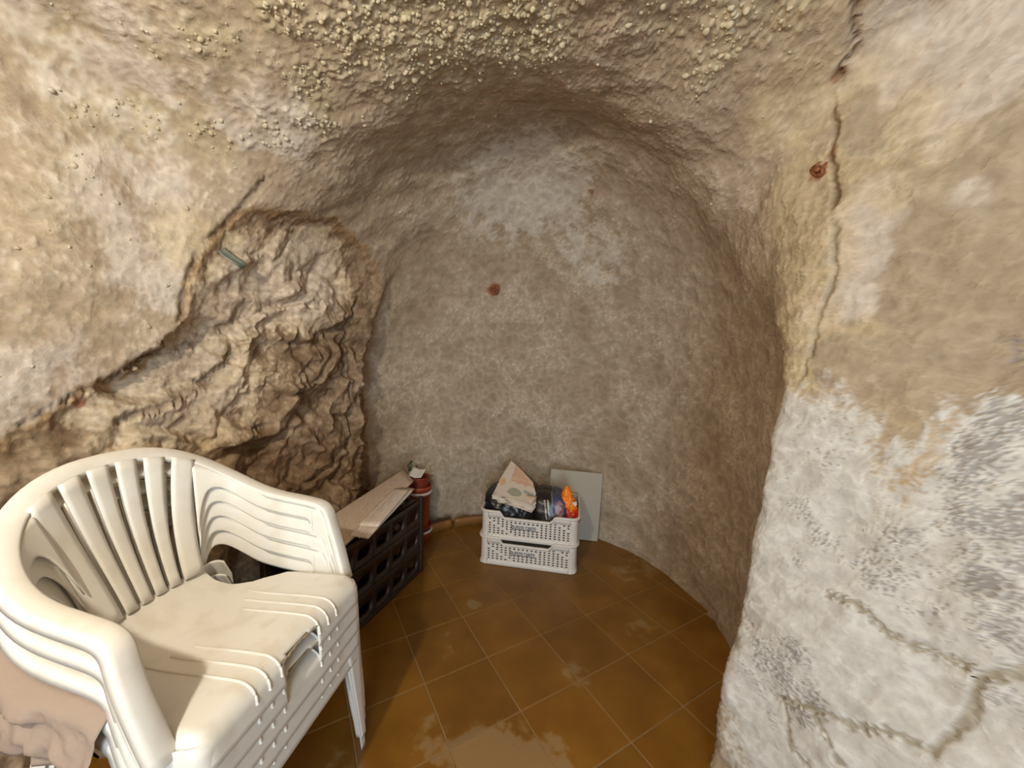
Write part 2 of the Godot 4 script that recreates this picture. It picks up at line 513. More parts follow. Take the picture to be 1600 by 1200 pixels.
func place_cracks() -> void:
	cracks.append([[Vector3(0.71, 2.02, -0.90), Vector3(0.76, 2.00, -0.97), Vector3(0.79, 1.97, -1.03), Vector3(0.81, 1.89, -1.07), Vector3(0.82, 1.76, -1.06), Vector3(0.82, 1.64, -1.04)], 0.012, 0.015, 0])
	cracks.append([[Vector3(0.82, 1.64, -1.04), Vector3(0.83, 1.50, -1.03), Vector3(0.82, 1.36, -1.04), Vector3(0.81, 1.26, -1.06), Vector3(0.79, 1.16, -1.07)], 0.008, 0.012, 1])
	cracks.append([[Vector3(0.80, 0.68, -0.90), Vector3(0.83, 0.69, -0.84), Vector3(0.85, 0.66, -0.79), Vector3(0.87, 0.66, -0.75), Vector3(0.90, 0.68, -0.69)], 0.010, 0.008, 1])
	cracks.append([[Vector3(0.73, 0.34, -0.95), Vector3(0.77, 0.39, -0.88), Vector3(0.80, 0.42, -0.81), Vector3(0.85, 0.47, -0.74), Vector3(0.87, 0.49, -0.68)], 0.010, 0.008, 1])
	cracks.append([[Vector3(0.74, 0.35, -0.93), Vector3(0.75, 0.27, -0.89), Vector3(0.77, 0.26, -0.84)], 0.008, 0.007, 1])
	cracks.append([[Vector3(0.78, 0.39, -0.86), Vector3(0.80, 0.33, -0.79)], 0.009, 0.007, 1])
	cracks.append([[Vector3(0.93, 0.74, -0.63), Vector3(0.91, 0.69, -0.66), Vector3(0.87, 0.49, -0.68)], 0.013, 0.008, 1])
	cracks.append([[Vector3(-1.17, 1.14, -1.13), Vector3(-1.14, 1.20, -1.19), Vector3(-1.06, 1.23, -1.35), Vector3(-1.01, 1.33, -1.45), Vector3(-0.99, 1.39, -1.48)], 0.018, 0.014, 2])
	cracks.append([[Vector3(-1.18, 1.00, -1.14), Vector3(-1.11, 1.05, -1.27), Vector3(-1.06, 1.09, -1.37), Vector3(-1.02, 1.19, -1.45)], 0.022, 0.024, 2])
	cracks.append([[Vector3(-1.27, 0.99, -0.93), Vector3(-1.23, 1.06, -1.00), Vector3(-1.20, 1.11, -1.08)], 0.010, 0.015, 2])
	cracks.append([[Vector3(-0.78, 1.46, -1.94), Vector3(-0.81, 1.17, -1.90), Vector3(-0.79, 0.77, -1.96), Vector3(-0.85, 0.54, -1.85)], 0.015, 0.03, 2])
	cracks.append([[Vector3(-1.09, 1.32, -1.27), Vector3(-1.08, 1.44, -1.28), Vector3(-1.04, 1.56, -1.31), Vector3(-0.99, 1.64, -1.35), Vector3(-0.86, 1.78, -1.36)], 0.014, 0.018, 2])

func near_line(p: Vector3, pts: Array) -> float:
	var d := 10.0
	for i in pts.size() - 1:
		var a: Vector3 = pts[i]; var b: Vector3 = pts[i + 1]
		var ab := b - a
		var t := clampf((p - a).dot(ab) / ab.length_squared(), 0.0, 1.0)
		d = minf(d, p.distance_squared_to(a + ab * t))
	return sqrt(d)

func lin(r: float, g: float, b: float) -> Vector3:
	var c := Color8(int(r), int(g), int(b)).srgb_to_linear()
	return Vector3(c.r, c.g, c.b)

func build_cave() -> void:
	place_blobs()
	place_cracks()
	# a grid of directions about a tilted pole (up and behind the camera), fine where the camera looks
	var e1 := Vector3(1, 0, 0)
	var e2 := Vector3(0, 0.6, -0.8)
	var e3 := Vector3(0, 0.8, 0.6)
	var az := PackedFloat32Array()
	var a := -46.0
	while a < 314.0 - 0.01:
		az.append(deg_to_rad(a))
		a += STEP * 0.5 if a < 2.0 else (STEP if a < 228.0 else 3.0)
	if az.size() % 2 == 1: az.append(deg_to_rad(312.5))
	var NA := az.size()
	var NP := int(178.0 / STEP / 2.0) * 2 + 1
	var dirs := func(i: int, j: int) -> Vector3:
		var th := deg_to_rad(1.0 + 178.0 * j / (NP - 1))
		return e1 * (sin(th) * cos(az[i])) + e2 * (sin(th) * sin(az[i])) + e3 * cos(th)
	# --- coarse grid: where the air ends, what the surface is made of there
	var CA := NA / 2
	var CP := (NP + 1) / 2
	var cr := PackedFloat32Array(); cr.resize(CA * CP)
	var cw: Array = []                        # layer weights
	for l in LAYERS:
		var w := PackedFloat32Array(); w.resize(CA * CP); cw.append(w)
	var cc := PackedByteArray(); cc.resize(CA * CP)   # which cracks are near, first of them plus one
	var cg := PackedVector3Array(); cg.resize(CA * CP)
	var by_layer := blobs
	var last := 1.0
	for j in CP:
		for i in CA:
			var d: Vector3 = dirs.call(i * 2, j * 2)
			var t := 0.35 if i == 0 else maxf(0.3, last - 0.12)
			if air(CENTRE + d * t) < 0.0: t = 0.25
			for s in 60:
				var v := air(CENTRE + d * t)
				if v < 0.0008: break
				t += v * 0.92
			last = t
			var k := j * CA + i
			cr[k] = t
			var p := CENTRE + d * t
			if p.y < -0.06 or p.z > 1.2: continue
			cg[k] = air_slope(p)
			cw[ROCK][k] = rock_depth(p)
			for b in by_layer:
				var q := p.distance_to(b[1])
				if q < b[2] * 1.6:
					cw[b[0]][k] = maxf(cw[b[0]][k], b[3] * clampf(1.6 - q / b[2], 0.0, 1.0))
			for c in cracks.size():
				if near_line(p, cracks[c][0]) < 0.07: cc[k] |= 1 << (c % 8)
	# --- fine grid
	var N := NA * NP
	var rng := RandomNumberGenerator.new()
	rng.seed = 99
	var lumps: Array = []
	var sizes := PackedFloat32Array()
	for j in NP: sizes.append(sin(deg_to_rad(1.0 + 178.0 * j / (NP - 1))) * STEP * STEP / 0.1764)
	var pos := PackedVector3Array(); pos.resize(N)
	var col := PackedColorArray(); col.resize(N)
	var what := PackedByteArray(); what.resize(N)
	var w := PackedFloat32Array(); w.resize(LAYERS)
	for j in NP:
		var j0 := mini(j / 2, CP - 1); var j1 := mini((j + 1) / 2, CP - 1)
		for i in NA:
			var i0 := i / 2; var i1 := ((i + 1) / 2) % CA
			var k00 := j0 * CA + i0; var k10 := j0 * CA + i1; var k01 := j1 * CA + i0; var k11 := j1 * CA + i1
			var d: Vector3 = dirs.call(i, j)
			var r := (cr[k00] + cr[k10] + cr[k01] + cr[k11]) * 0.25
			var p := CENTRE + d * r
			var o := j * NA + i
			if p.y < -0.06 or p.z > 1.2:
				pos[o] = p
				col[o] = Color(0.42, 0.36, 0.29)
				what[o] = 0 if p.y < -0.06 else (3 if p.y > 1.9 else (2 if p.x > 0.0 else 1))
				continue
			if (i | j) & 1:
				r += air(p) * 0.9
				p = CENTRE + d * r
			for l in LAYERS:
				var u: PackedFloat32Array = cw[l]
				w[l] = (u[k00] + u[k10] + u[k01] + u[k11]) * 0.25
			var g := (cg[k00] + cg[k10] + cg[k01] + cg[k11]).normalized()
			var near := cc[k00] | cc[k10] | cc[k01] | cc[k11]
			# noises
			var nb := n_big.get_noise_3dv(p)
			var nm := n_mid.get_noise_3dv(p)
			var wp := p + Vector3(nm, n_mid.get_noise_3dv(p + Vector3(7, 3, 1)), nb) * 0.06
			var nr := 1.0 - absf(n_ridge.get_noise_3dv(Vector3(wp.x + wp.y * 0.5, wp.y * 1.7, wp.z)))
			var ridge := nr * nr; ridge *= ridge; ridge *= ridge; ridge *= ridge          # thin crests of the trowel's strokes
			var nf := n_fine.get_noise_3dv(wp)
			var rk := w[ROCK] + 0.030 * nm + 0.012 * nf
			var h: float
			var c: Vector3
			if rk > 0.0:
				# bare rock: tilted beds, broken faces, a lip where the plaster stops
				var rr := n_rock.get_noise_3dv(p)
				var q := p + Vector3(nm, rr, nb) * 0.07
				q = Vector3(q.x, q.y * 1.5 + q.z * 0.5 - q.x * 0.5, q.z)
				var beds := q.dot(Vector3(0.30, 0.62, 0.35)) * 3.6 + n_warp.get_noise_3dv(p * 0.5) * 1.2
				var saw := beds - floorf(beds)
				saw = saw / 0.78 if saw < 0.78 else (1.0 - saw) / 0.22
				var block := n_block.get_noise_3dv(q)
				var edge := smoothstep(0.0, 0.16, n_edge.get_noise_3dv(q) + 1.0)
				var lip := smoothstep(0.0, 0.045, rk)
				var bulge := smoothstep(0.0, 0.28, w[ROCK])
				h = -0.020 * lip + bulge * (0.036 * (saw - 0.5) + 0.030 * block * edge - 0.012 * (1.0 - edge) + 0.055 * rr + 0.012 * nb) + 0.018 * nb + 0.0065 * nm + 0.0022 * nf
				h -= 0.060 * smoothstep(0.30, 0.62, w[RECESS] + 0.10 * nm) * smoothstep(0.0, 0.035, rk)
				var tone := clampf(0.5 + 0.55 * nb + 0.5 * nm + 0.25 * nf, 0.0, 1.0)
				c = lin(132, 107, 80).lerp(lin(184, 160, 130), tone)
				c = c.lerp(lin(126, 100, 72), 0.5 * (1.0 - edge) * bulge)
				c = c.lerp(lin(118, 92, 64), clampf(n_warp.get_noise_3dv(p * 1.7 + Vector3(5, 0, 0)) * 1.8, 0.0, 0.8))
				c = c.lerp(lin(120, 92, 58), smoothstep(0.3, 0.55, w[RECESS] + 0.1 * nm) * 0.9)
				c = c.lerp(lin(206, 184, 152), smoothstep(0.35, 0.6, w[PALE] + 0.35 * nm + 0.2 * nf))
				c = c.lerp(lin(205, 190, 175), 0.5 * smoothstep(0.55, 0.85, w[PALE] + 0.4 * nf))
				c = c.lerp(lin(168, 130, 84), (1.0 - lip) * 0.5)
				what[o] = 5
			else:
				# trowelled plaster: base coat, pale crests, patches
				var rough := 1.0 if p.z > -1.5 else 0.45
				h = 0.018 * nb + 0.0055 * nm + (0.0022 + 0.0012 * rough) * ridge + (0.0006 + 0.0014 * rough) * nf
				var pop := w[POP]
				var c_lump := 0.0
				if pop > 0.05:
					var cd := n_cell.get_noise_3dv(wp) + 1.0
					var many := 0.80 - 1.15 * smoothstep(0.25, 1.1, pop + 0.45 * nm)
					if n_pick.get_noise_3dv(wp) > many:
						var lump := clampf(1.0 - cd * 1.45, 0.0, 1.0)
						h += 0.010 * lump * (1.4 - lump)
						c_lump = lump
				var smooth_ := clampf(maxf(w[WASH], w[DAMP]), 0.0, 1.0)
				h -= (0.0022 * ridge + 0.0010 * nf) * smooth_
				var tone := clampf(0.42 + 0.5 * nm + 0.5 * nb + (0.10 + 0.2 * rough) * nf, 0.0, 1.0)
				c = lin(166, 145, 120).lerp(lin(192, 173, 149), tone)
				c = c.lerp(lin(216, 202, 184), clampf(ridge * 1.2 - 0.15, 0.0, 0.7) * (1.0 - smooth_) * smoothstep(-0.35, 0.3, nb + 0.4 * nm))
				c = c.lerp(lin(186, 174, 136), maxf(pop * 0.35, c_lump * 0.7))
				c = c.lerp(lin(212, 200, 186), smoothstep(0.36, 0.68, w[WHITE] + 0.38 * nm + 0.22 * nf) * 0.7)
				c = c.lerp(lin(204, 182, 142), smoothstep(0.30, 0.85, w[CREAM] + 0.35 * nm) * 0.55)
				c = c.lerp(lin(173, 156, 131), smoothstep(0.34, 0.56, w[DAMP] + 0.22 * nm + 0.1 * nf - 0.5 * smoothstep(0.5, 0.8, w[WHITE])) * 0.85)
				c = c.lerp(lin(212, 208, 201), smoothstep(0.32, 0.70, w[WASH] + 0.45 * nm + 0.28 * nf) * 0.95)
				var li := smoothstep(0.46, 0.66, w[LICHEN] * (0.52 + 0.7 * nm + 0.75 * n_fine.get_noise_3dv(Vector3(p.x * 3.2, p.y * 1.6, p.z * 3.2))))
				c = c.lerp(lin(140, 133, 130), li * 0.72)
				h -= 0.003 * li
				what[o] = 0
			if w[RUSTY] > 0.0: c = c.lerp(lin(140, 78, 42), 0.85 * smoothstep(0.45, 0.75, w[RUSTY] + 0.35 * nm + 0.25 * nf))
			if near:
				for n in cracks.size():
					if not (near & (1 << (n % 8))): continue
					var ck: Array = cracks[n]
					var dd := near_line(p + Vector3(nm, nf, nm) * 0.016, ck[0])
					var f := 1.0 - smoothstep(ck[1] * 0.35, ck[1] * 1.15, dd)
					if f <= 0.0: continue
					h -= ck[2] * f * (0.7 + 0.5 * nf)
					var dark: Vector3 = [lin(110, 84, 58), lin(158, 146, 124), lin(112, 92, 66)][ck[3]]
					c = c.lerp(dark, f * (0.55 if ck[3] == 2 else 0.8))
			pos[o] = p + g * h
			if what[o] != 5 and p.y > 1.0 and p.z > -1.9:
				var many := 0.26 * smoothstep(0.35, 0.9, w[POP] + 0.45 * nm) + (0.016 * smoothstep(0.1, 0.5, nb + nm) if p.x < 0.75 else 0.0)
				if rng.randf() < many * sizes[j] * (0.5 if i < 280 else 1.0):
					lumps.append([p + g * h, g, c.lerp(lin(160, 149, 120), 0.6), rng.randf()])
			col[o] = Color(c.x, c.y, c.z)
			if what[o] == 5: continue
			if in_niche(p) > in_room(p) and p.z < -1.1: what[o] = 4
			elif g.y < -0.62: what[o] = 3
			elif p.x > 0.15: what[o] = 2
			else: what[o] = 1
	# --- normals from the displaced grid
	var nor := PackedVector3Array(); nor.resize(N)
	for j in NP:
		for i in NA:
			var du := pos[j * NA + (i + 1) % NA] - pos[j * NA + (i - 1 + NA) % NA]
			var dv := pos[mini(j + 1, NP - 1) * NA + i] - pos[maxi(j - 1, 0) * NA + i]
			nor[j * NA + i] = dv.cross(du).normalized()
			if nor[j * NA + i].dot(CENTRE - pos[j * NA + i]) < 0.0: nor[j * NA + i] = -nor[j * NA + i]
	# --- faces, sorted into the pieces of the setting
	var idx: Array = []
	for s in 6: idx.append(PackedInt32Array())
	for j in NP - 1:
		for i in NA:
			var i2 := (i + 1) % NA
			var k0 := j * NA + i; var k1 := j * NA + i2; var k2 := (j + 1) * NA + i2; var k3 := (j + 1) * NA + i
			var lowest := maxf(maxf(pos[k0].y, pos[k1].y), maxf(pos[k2].y, pos[k3].y))
			if lowest < -0.05: continue
			if minf(pos[k0].z, pos[k2].z) > 2.22: continue
			var s: int = what[k0]
			if s == 0: s = maxi(what[k1], maxi(what[k2], what[k3]))
			if s == 0: s = 1 if pos[k0].x < 0.0 else 2
			var t: PackedInt32Array = idx[s]
			t.append(k0); t.append(k2); t.append(k1); t.append(k0); t.append(k3); t.append(k2)
			idx[s] = t
	# the rock behind the plaster: a coarse outer skin, so that the walls have thickness
	var skin: Array = []
	for s in 6: skin.append(PackedVector3Array())
	for j in range(0, NP - 1, 10):
		for i in range(0, NA, 10):
			var i2 := mini(i + 10, NA) % NA
			var j2 := mini(j + 10, NP - 1)
			var q: Array = []
			for k in [j * NA + i, j * NA + i2, j2 * NA + i2, j2 * NA + i]:
				q.append(pos[k] + (pos[k] - CENTRE).normalized() * 0.3)
			if maxf(q[0].z, q[2].z) > 2.3 or maxf(q[0].y, q[2].y) < -0.3: continue
			var s: int = what[j * NA + i]
			if s == 5 or s == 0: s = 1 if q[0].x < 0.0 else 2
			skin[s].append_array(PackedVector3Array([q[0], q[1], q[2], q[0], q[2], q[3]]))
	var names := ["", "wall_left", "wall_right", "ceiling", "wall_back", "bare_rock"]
	var labels := ["", "pale trowelled plaster wall on the left with bare rock showing low down", "whitewashed rock wall at the right edge, stained cream and grey, with a long fissure", "low vaulted ceiling of lumpy cream plaster", "curved dim plaster wall of the niche behind the crates", "bare brown bedded rock where the plaster of the left wall has gone"]
	var left: Node = null
	for s in range(1, 6):
		var map := {}
		var vp := PackedVector3Array(); var vn := PackedVector3Array(); var vc := PackedColorArray(); var vi := PackedInt32Array()
		for k in idx[s]:
			if not map.has(k):
				map[k] = vp.size()
				vp.append(pos[k]); vn.append(nor[k]); vc.append(col[k])
			vi.append(map[k])
		for q in skin[s]:
			vi.append(vp.size())
			vp.append(q); vn.append((q - CENTRE).normalized()); vc.append(Color(0.3, 0.26, 0.2))
		var arr := []
		arr.resize(Mesh.ARRAY_MAX)
		arr[Mesh.ARRAY_VERTEX] = vp; arr[Mesh.ARRAY_NORMAL] = vn; arr[Mesh.ARRAY_COLOR] = vc; arr[Mesh.ARRAY_INDEX] = vi
		var m := ArrayMesh.new()
		m.add_surface_from_arrays(Mesh.PRIMITIVE_TRIANGLES, arr)
		var o := obj(names[s], m, M.rock if s == 5 else M.plaster, left if s == 5 else self)
		if s == 1: left = o
		o.set_meta("label", labels[s])
		if s != 5: o.set_meta("kind", "structure")
		if s == 3: add_lumps(lumps, o)

# crumbs of plaster stuck to the vault
func add_lumps(list: Array, parent: Node) -> void:
	var st := begin()
	lathe(st, [Vector2(0, 0.9), Vector2(0.5, 0.78), Vector2(0.88, 0.35), Vector2(1.1, -0.15), Vector2(1.0, -0.6)], 8)
	var mm := MultiMesh.new()
	mm.transform_format = MultiMesh.TRANSFORM_3D
	mm.use_colors = true
	mm.mesh = done(st)
	mm.instance_count = list.size()
	var rng := RandomNumberGenerator.new()
	rng.seed = 5
	for k in list.size():
		var l: Array = list[k]
		var y: Vector3 = (l[1] + Vector3(rng.randf() - 0.5, rng.randf() - 0.5, rng.randf() - 0.5) * 0.9).normalized()
		var x := y.cross(Vector3(rng.randf() - 0.5, rng.randf() - 0.5, rng.randf() - 0.5)).normalized()
		var r: float = lerpf(0.0026, 0.0078, l[3] * l[3])
		mm.set_instance_transform(k, Transform3D(Basis(x * r * rng.randf_range(0.8, 1.5), y * r * rng.randf_range(0.7, 1.2), x.cross(y) * r * rng.randf_range(0.8, 1.1)), l[0]))
		mm.set_instance_color(k, Color(l[2].x, l[2].y, l[2].z))
	var o := MultiMeshInstance3D.new()
	o.name = "plaster_crumbs"
	o.multimesh = mm
	var m := flat(Color.WHITE, 0.75)
	m.vertex_color_use_as_albedo = true
	o.material_override = m
	o.set_meta("kind", "stuff")
	o.set_meta("label", "small hard crumbs of cream plaster stuck to the vault")
	parent.add_child(o, true)

# ---------------------------------------------------------------- floor, rear wall, lamp
const TILE := 0.2612

func build_floor() -> void:
	var st := begin()
	chamfer_box(st, Vector3(3.4, 0.09, 5.2), 0.002, Transform3D(Basis(), Vector3(-0.2, -0.0473, -0.15)))
	var gm := flat(Color8(146, 120, 84), 0.9)
	var fl := obj("floor", done(st), gm)
	fl.set_meta("kind", "structure")
	fl.set_meta("label", "floor of square ochre tiles with pale dusty joints")
	# dust and wear, 3 m across, looked up by place
	var im := Image.create(1024, 1024, false, Image.FORMAT_RGB8)
	var n1 := FastNoiseLite.new(); n1.seed = 77; n1.frequency = 0.012; n1.fractal_octaves = 5
	var n2 := FastNoiseLite.new(); n2.seed = 78; n2.frequency = 0.05; n2.fractal_octaves = 4
	# dusty patches: x, z, radius, strength
	var dust := [[0.02, -1.02, 0.16, 1.0], [0.12, -0.99, 0.10, 1.0], [-0.12, -1.06, 0.09, 0.7], [-0.22, -1.12, 0.07, 0.6], [-0.45, -1.0, 0.10, 0.5], [0.30, -1.37, 0.07, 0.5], [0.62, -1.6, 0.10, 0.5], [-0.14, -1.75, 0.05, 0.6], [-0.33, -1.5, 0.16, 0.3], [0.75, -2.1, 0.16, 0.5]]
	for y in 1024:
		for x in 1024:
			var X := (x + 0.5) / 1024.0 * 3.0 - 1.5
			var Z := (y + 0.5) / 1024.0 * 3.0 - 3.0
			var a := n1.get_noise_2d(x, y)
			var b := n2.get_noise_2d(x, y)
			var t := 0.0
			for d in dust:
				var q: float = Vector2(X - d[0], Z - d[1]).length() / d[2]
				if q < 1.6: t = maxf(t, d[3] * clampf(1.6 - q, 0.0, 1.0))
			var k := smoothstep(0.45, 0.75, t + 0.45 * a + 0.3 * b) * 0.75 + 0.10 * clampf(a + 0.5 * b + 0.2, 0.0, 1.0)
			var base := Color(0.485 + 0.06 * a, 0.328 + 0.045 * a, 0.075 + 0.02 * a)
			base = base.lerp(Color(0.58, 0.49, 0.37), clampf(k, 0.0, 0.75))
			im.set_pixel(x, y, base)
	var tex := ImageTexture.create_from_image(im)
	var tones: Array = []
	for k in 4:
		var m := flat(Color.from_hsv(0.08, 0.05, [1.0, 0.96, 0.93, 0.98][k]), 0.42)
		m.albedo_texture = tex
		m.uv1_triplanar = true
		m.uv1_world_triplanar = true
		m.uv1_triplanar_sharpness = 8.0
		m.uv1_scale = Vector3.ONE / 3.0
		m.uv1_offset = Vector3(0.5, 0.0, 0.0)
		m.roughness_texture = M.mottle
		tones.append(m)
	var ts := begin()
	chamfer_box(ts, Vector3(TILE - 0.0045, 0.012, TILE - 0.0045), 0.0012)
	var mesh := done(ts)
	var yaw := 0.527
	var ud := Vector3(cos(yaw), 0, -sin(yaw))
	var vd := Vector3(sin(yaw), 0, cos(yaw))
	var rng := RandomNumberGenerator.new()
	rng.seed = 4
	for i in range(-9, 10):
		for j in range(-9, 12):
			var c := FLOOR_AT + ud * TILE * (i + 0.5) + vd * TILE * (j + 0.5)
			var deep := air(Vector3(c.x, 0.3, c.z))
			var turn := rng.randf_range(-0.003, 0.003)
			var lift := rng.randf_range(-0.0003, 0.0004)
			var tone := rng.randi() % 4
			if deep < -0.12 or c.z > 0.6: continue
			var t := obj("tile", mesh, tones[tone], fl)
			t.position = c + Vector3(0, -0.006 + lift, 0)
			t.rotation.y = yaw + turn
	# the tile skirting at the foot of the niche wall
	var sk := Node3D.new()
	sk.name = "baseboard_back"
	add_child(sk)
	sk.set_meta("kind", "structure")
	sk.set_meta("label", "brown tile skirting at the foot of the niche wall between pots and crates")
	var sm := flat(Color8(136, 90, 40), 0.45)
	for r in [[117.0, 128.0], [100.0, 116.0], [83.0, 99.0]]:
		var g: Array = []
		for h in [0.0, 0.055, 0.060, 0.0605]:
			var row := PackedVector3Array()
			for k in 9:
				var a := deg_to_rad(lerpf(r[0], r[1], k / 8.0))
				var rad := 0.925 if h < 0.058 else (0.929 if h < 0.0603 else 0.95)
				row.append(Vector3(NICHE.x + cos(a) * rad, h, NICHE.y - sin(a) * rad))
			g.append(row)
		var s2 := begin()
		sheet(s2, g, 0.004)
		obj("tile", done(s2), sm, sk)

func build_rear_wall() -> void:
	# the wall behind the camera, with the doorway that lets the daylight in
	var m := flat(Color8(196, 180, 156), 0.85)
	var st := begin()
	for b in [[-2.2, -0.35, -0.15, 2.6], [0.6, 1.8, -0.15, 2.6], [-0.35, 0.6, 1.95, 2.6]]:
		chamfer_box(st, Vector3(b[1] - b[0], b[3] - b[2], 0.25), 0.01, Transform3D(Basis(), Vector3((b[0] + b[1]) / 2, (b[2] + b[3]) / 2, 2.37)))
	var o := obj("wall_rear", done(st), m)
	o.set_meta("kind", "structure")
	o.set_meta("label", "plastered wall with the doorway, behind the viewer")
	var fr := begin()
	for b in [[-0.37, -0.29, 0.0, 1.97], [0.54, 0.62, 0.0, 1.97], [-0.37, 0.62, 1.90, 1.98]]:
		chamfer_box(fr, Vector3(b[1] - b[0], b[3] - b[2], 0.30), 0.006, Transform3D(Basis(), Vector3((b[0] + b[1]) / 2, (b[2] + b[3]) / 2, 2.37)))
	var d := obj("door_1", done(fr), flat(Color8(120, 84, 54), 0.5))
	d.set_meta("kind", "structure")
	d.set_meta("label", "wooden frame of the open doorway behind the viewer")

func ceiling_lamp(at: Vector3) -> void:
	var t := thing("ceiling_lamp", "bare warm bulb in a white holder hanging from the vault", "lamp", at)
	var st := begin()
	lathe(st, [Vector2(0, -0.055), Vector2(0.020, -0.052), Vector2(0.029, -0.035), Vector2(0.030, -0.02), Vector2(0.024, 0.0), Vector2(0.014, 0.02), Vector2(0, 0.022)], 20)
	var e := flat(Color(1, 0.9, 0.75), 0.4)
	e.emission_enabled = true
	e.emission = Color(1.0, 0.80, 0.55)
	e.emission_energy_multiplier = 4.0
	obj("bulb", done(st), e, t)
	var s2 := begin()
	lathe(s2, [Vector2(0.014, 0.012), Vector2(0.019, 0.016), Vector2(0.019, 0.06), Vector2(0.006, 0.068), Vector2(0.004, 0.30), Vector2(0, 0.30)], 16)
	obj("holder", done(s2), flat(Color(0.9, 0.9, 0.88), 0.4), t)
	var l := OmniLight3D.new()
	l.name = "bulb_light"
	l.light_color = Color(1.0, 0.972, 0.90)
	l.light_energy = 1.85
	l.light_size = 0.03
	l.omni_range = 12.0
	l.omni_attenuation = 2.0
	l.shadow_enabled = true
	l.position = Vector3(0, -0.02, 0)
	t.add_child(l)

# ---------------------------------------------------------------- the things
func spline(p: Array, n: int) -> Array:          # n + 1 points of a smooth curve through p
	var out: Array = []
	for k in n + 1:
		var f := float(k) / n * (p.size() - 1)
		var i := mini(int(f), p.size() - 2)
		var a = p[maxi(i - 1, 0)]; var b = p[i]; var c = p[i + 1]; var d = p[mini(i + 2, p.size() - 1)]
		out.append(b.cubic_interpolate(c, a, d, f - i))
	return out

func pick(t: Array, x: float) -> float:          # straight lines through [x, y] pairs, eased
	for i in t.size() - 1:
		if x <= t[i + 1][0]:
			var f := clampf((x - t[i][0]) / (t[i + 1][0] - t[i][0]), 0.0, 1.0)
			return lerpf(t[i][1], t[i + 1][1], f * f * (3.0 - 2.0 * f) * 0.5 + f * 0.5)
	return t[-1][1]

func mirrored(g: Array) -> Array:
	var out: Array = []
	for row in g:
		var r := PackedVector3Array()
		for k in range(row.size() - 1, -1, -1): r.append(Vector3(-row[k].x, row[k].y, row[k].z))
		out.append(r)
	return out

# ---- the plastic armchair (x to its left and right, z to its front)
const SEAT_WIDTH := [[-0.13, 0.128], [-0.09, 0.130], [-0.045, 0.138], [-0.01, 0.160], [0.025, 0.200], [0.06, 0.232], [0.10, 0.246], [0.30, 0.249]]

func seat_point(x: float, t: float, by_fraction := true) -> Vector3:
	# x: fraction of the half width (beyond 1 the side rolls down), or metres
	var z := lerpf(-0.130, 0.240, minf(t, 0.7) / 0.7)
	var hw := pick(SEAT_WIDTH, z)
	if t > 0.7: hw = 0.249
	var X := x
	var drop := 0.0
	var edge := smoothstep(0.05, 0.12, z) * 0.020 + 0.004
	if by_fraction:
		var f := clampf(absf(x), 0.0, 1.0)
		X = f * (hw - edge)
		if absf(x) > 1.0:
			var a := (absf(x) - 1.0) / 0.2 * PI * 0.5
			X += edge * sin(a)
			drop = edge * (1.0 - cos(a)) * 1.3
		X *= signf(x)
	var y := 0.401 + 0.052 * exp(-(z + 0.130) / 0.040) + 0.012 * smoothstep(0.03, 0.24, z) - drop
	var k := maxf(absf(X) - 0.213, 0.0)
	var bend := 0.036 - sqrt(maxf(0.036 * 0.036 - k * k, 0.0))
	if t <= 0.7: return Vector3(X, y, z - bend * pow(t / 0.7, 8.0))
	if t <= 0.88:
		var a := (t - 0.7) / 0.18 * PI * 0.5
		return Vector3(X, y - 0.036 * (1.0 - cos(a)), 0.240 + 0.040 * sin(a) - bend)
	return Vector3(X, lerpf(y - 0.036, 0.340, (t - 0.88) / 0.12), 0.280 + 0.004 * (t - 0.88) / 0.12 - bend)

func rim_points() -> Array:      # [inner edge points, outward directions] of the right half, back centre to front
	var p := [Vector3(0, 0.778, -0.222), Vector3(0.06, 0.775, -0.217), Vector3(0.12, 0.760, -0.202), Vector3(0.170, 0.731, -0.177), Vector3(0.205, 0.695, -0.140), Vector3(0.226, 0.662, -0.095), Vector3(0.237, 0.638, -0.045), Vector3(0.242, 0.625, 0.01), Vector3(0.244, 0.618, 0.07), Vector3(0.245, 0.613, 0.115), Vector3(0.246, 0.605, 0.148), Vector3(0.247, 0.588, 0.168), Vector3(0.248, 0.560, 0.178), Vector3(0.248, 0.52, 0.190), Vector3(0.246, 0.47, 0.206), Vector3(0.240, 0.385, 0.232)]
	var d := [Vector3(0, 0.62, -0.78), Vector3(0.10, 0.62, -0.78), Vector3(0.25, 0.58, -0.76), Vector3(0.5, 0.48, -0.68), Vector3(0.75, 0.32, -0.50), Vector3(0.92, 0.18, -0.28), Vector3(0.99, 0.06, -0.12), Vector3(1, 0, -0.03), Vector3(1, 0, 0), Vector3(1, 0, 0), Vector3(1, 0, 0), Vector3(1, 0, 0), Vector3(1, 0, 0), Vector3(1, 0, 0), Vector3(1, 0, 0), Vector3(1, 0, 0)]
	return [spline(p, 48), spline(d, 48)]

func slat_point(xb: float, xt: float, v: float) -> Vector3:
	var x := lerpf(xb, xt, pow(v, 1.3))
	var top := Vector3(xt, 0.781 - 1.15 * xt * xt - 6.0 * pow(xt, 4.0), -0.224 + 1.4 * xt * xt)
	var bottom := Vector3(xb, 0.449, -0.124 + 0.8 * xb * xb)
	var p := bottom.lerp(top, v)
	return Vector3(x, p.y, p.z - 0.012 * sin(v * PI))

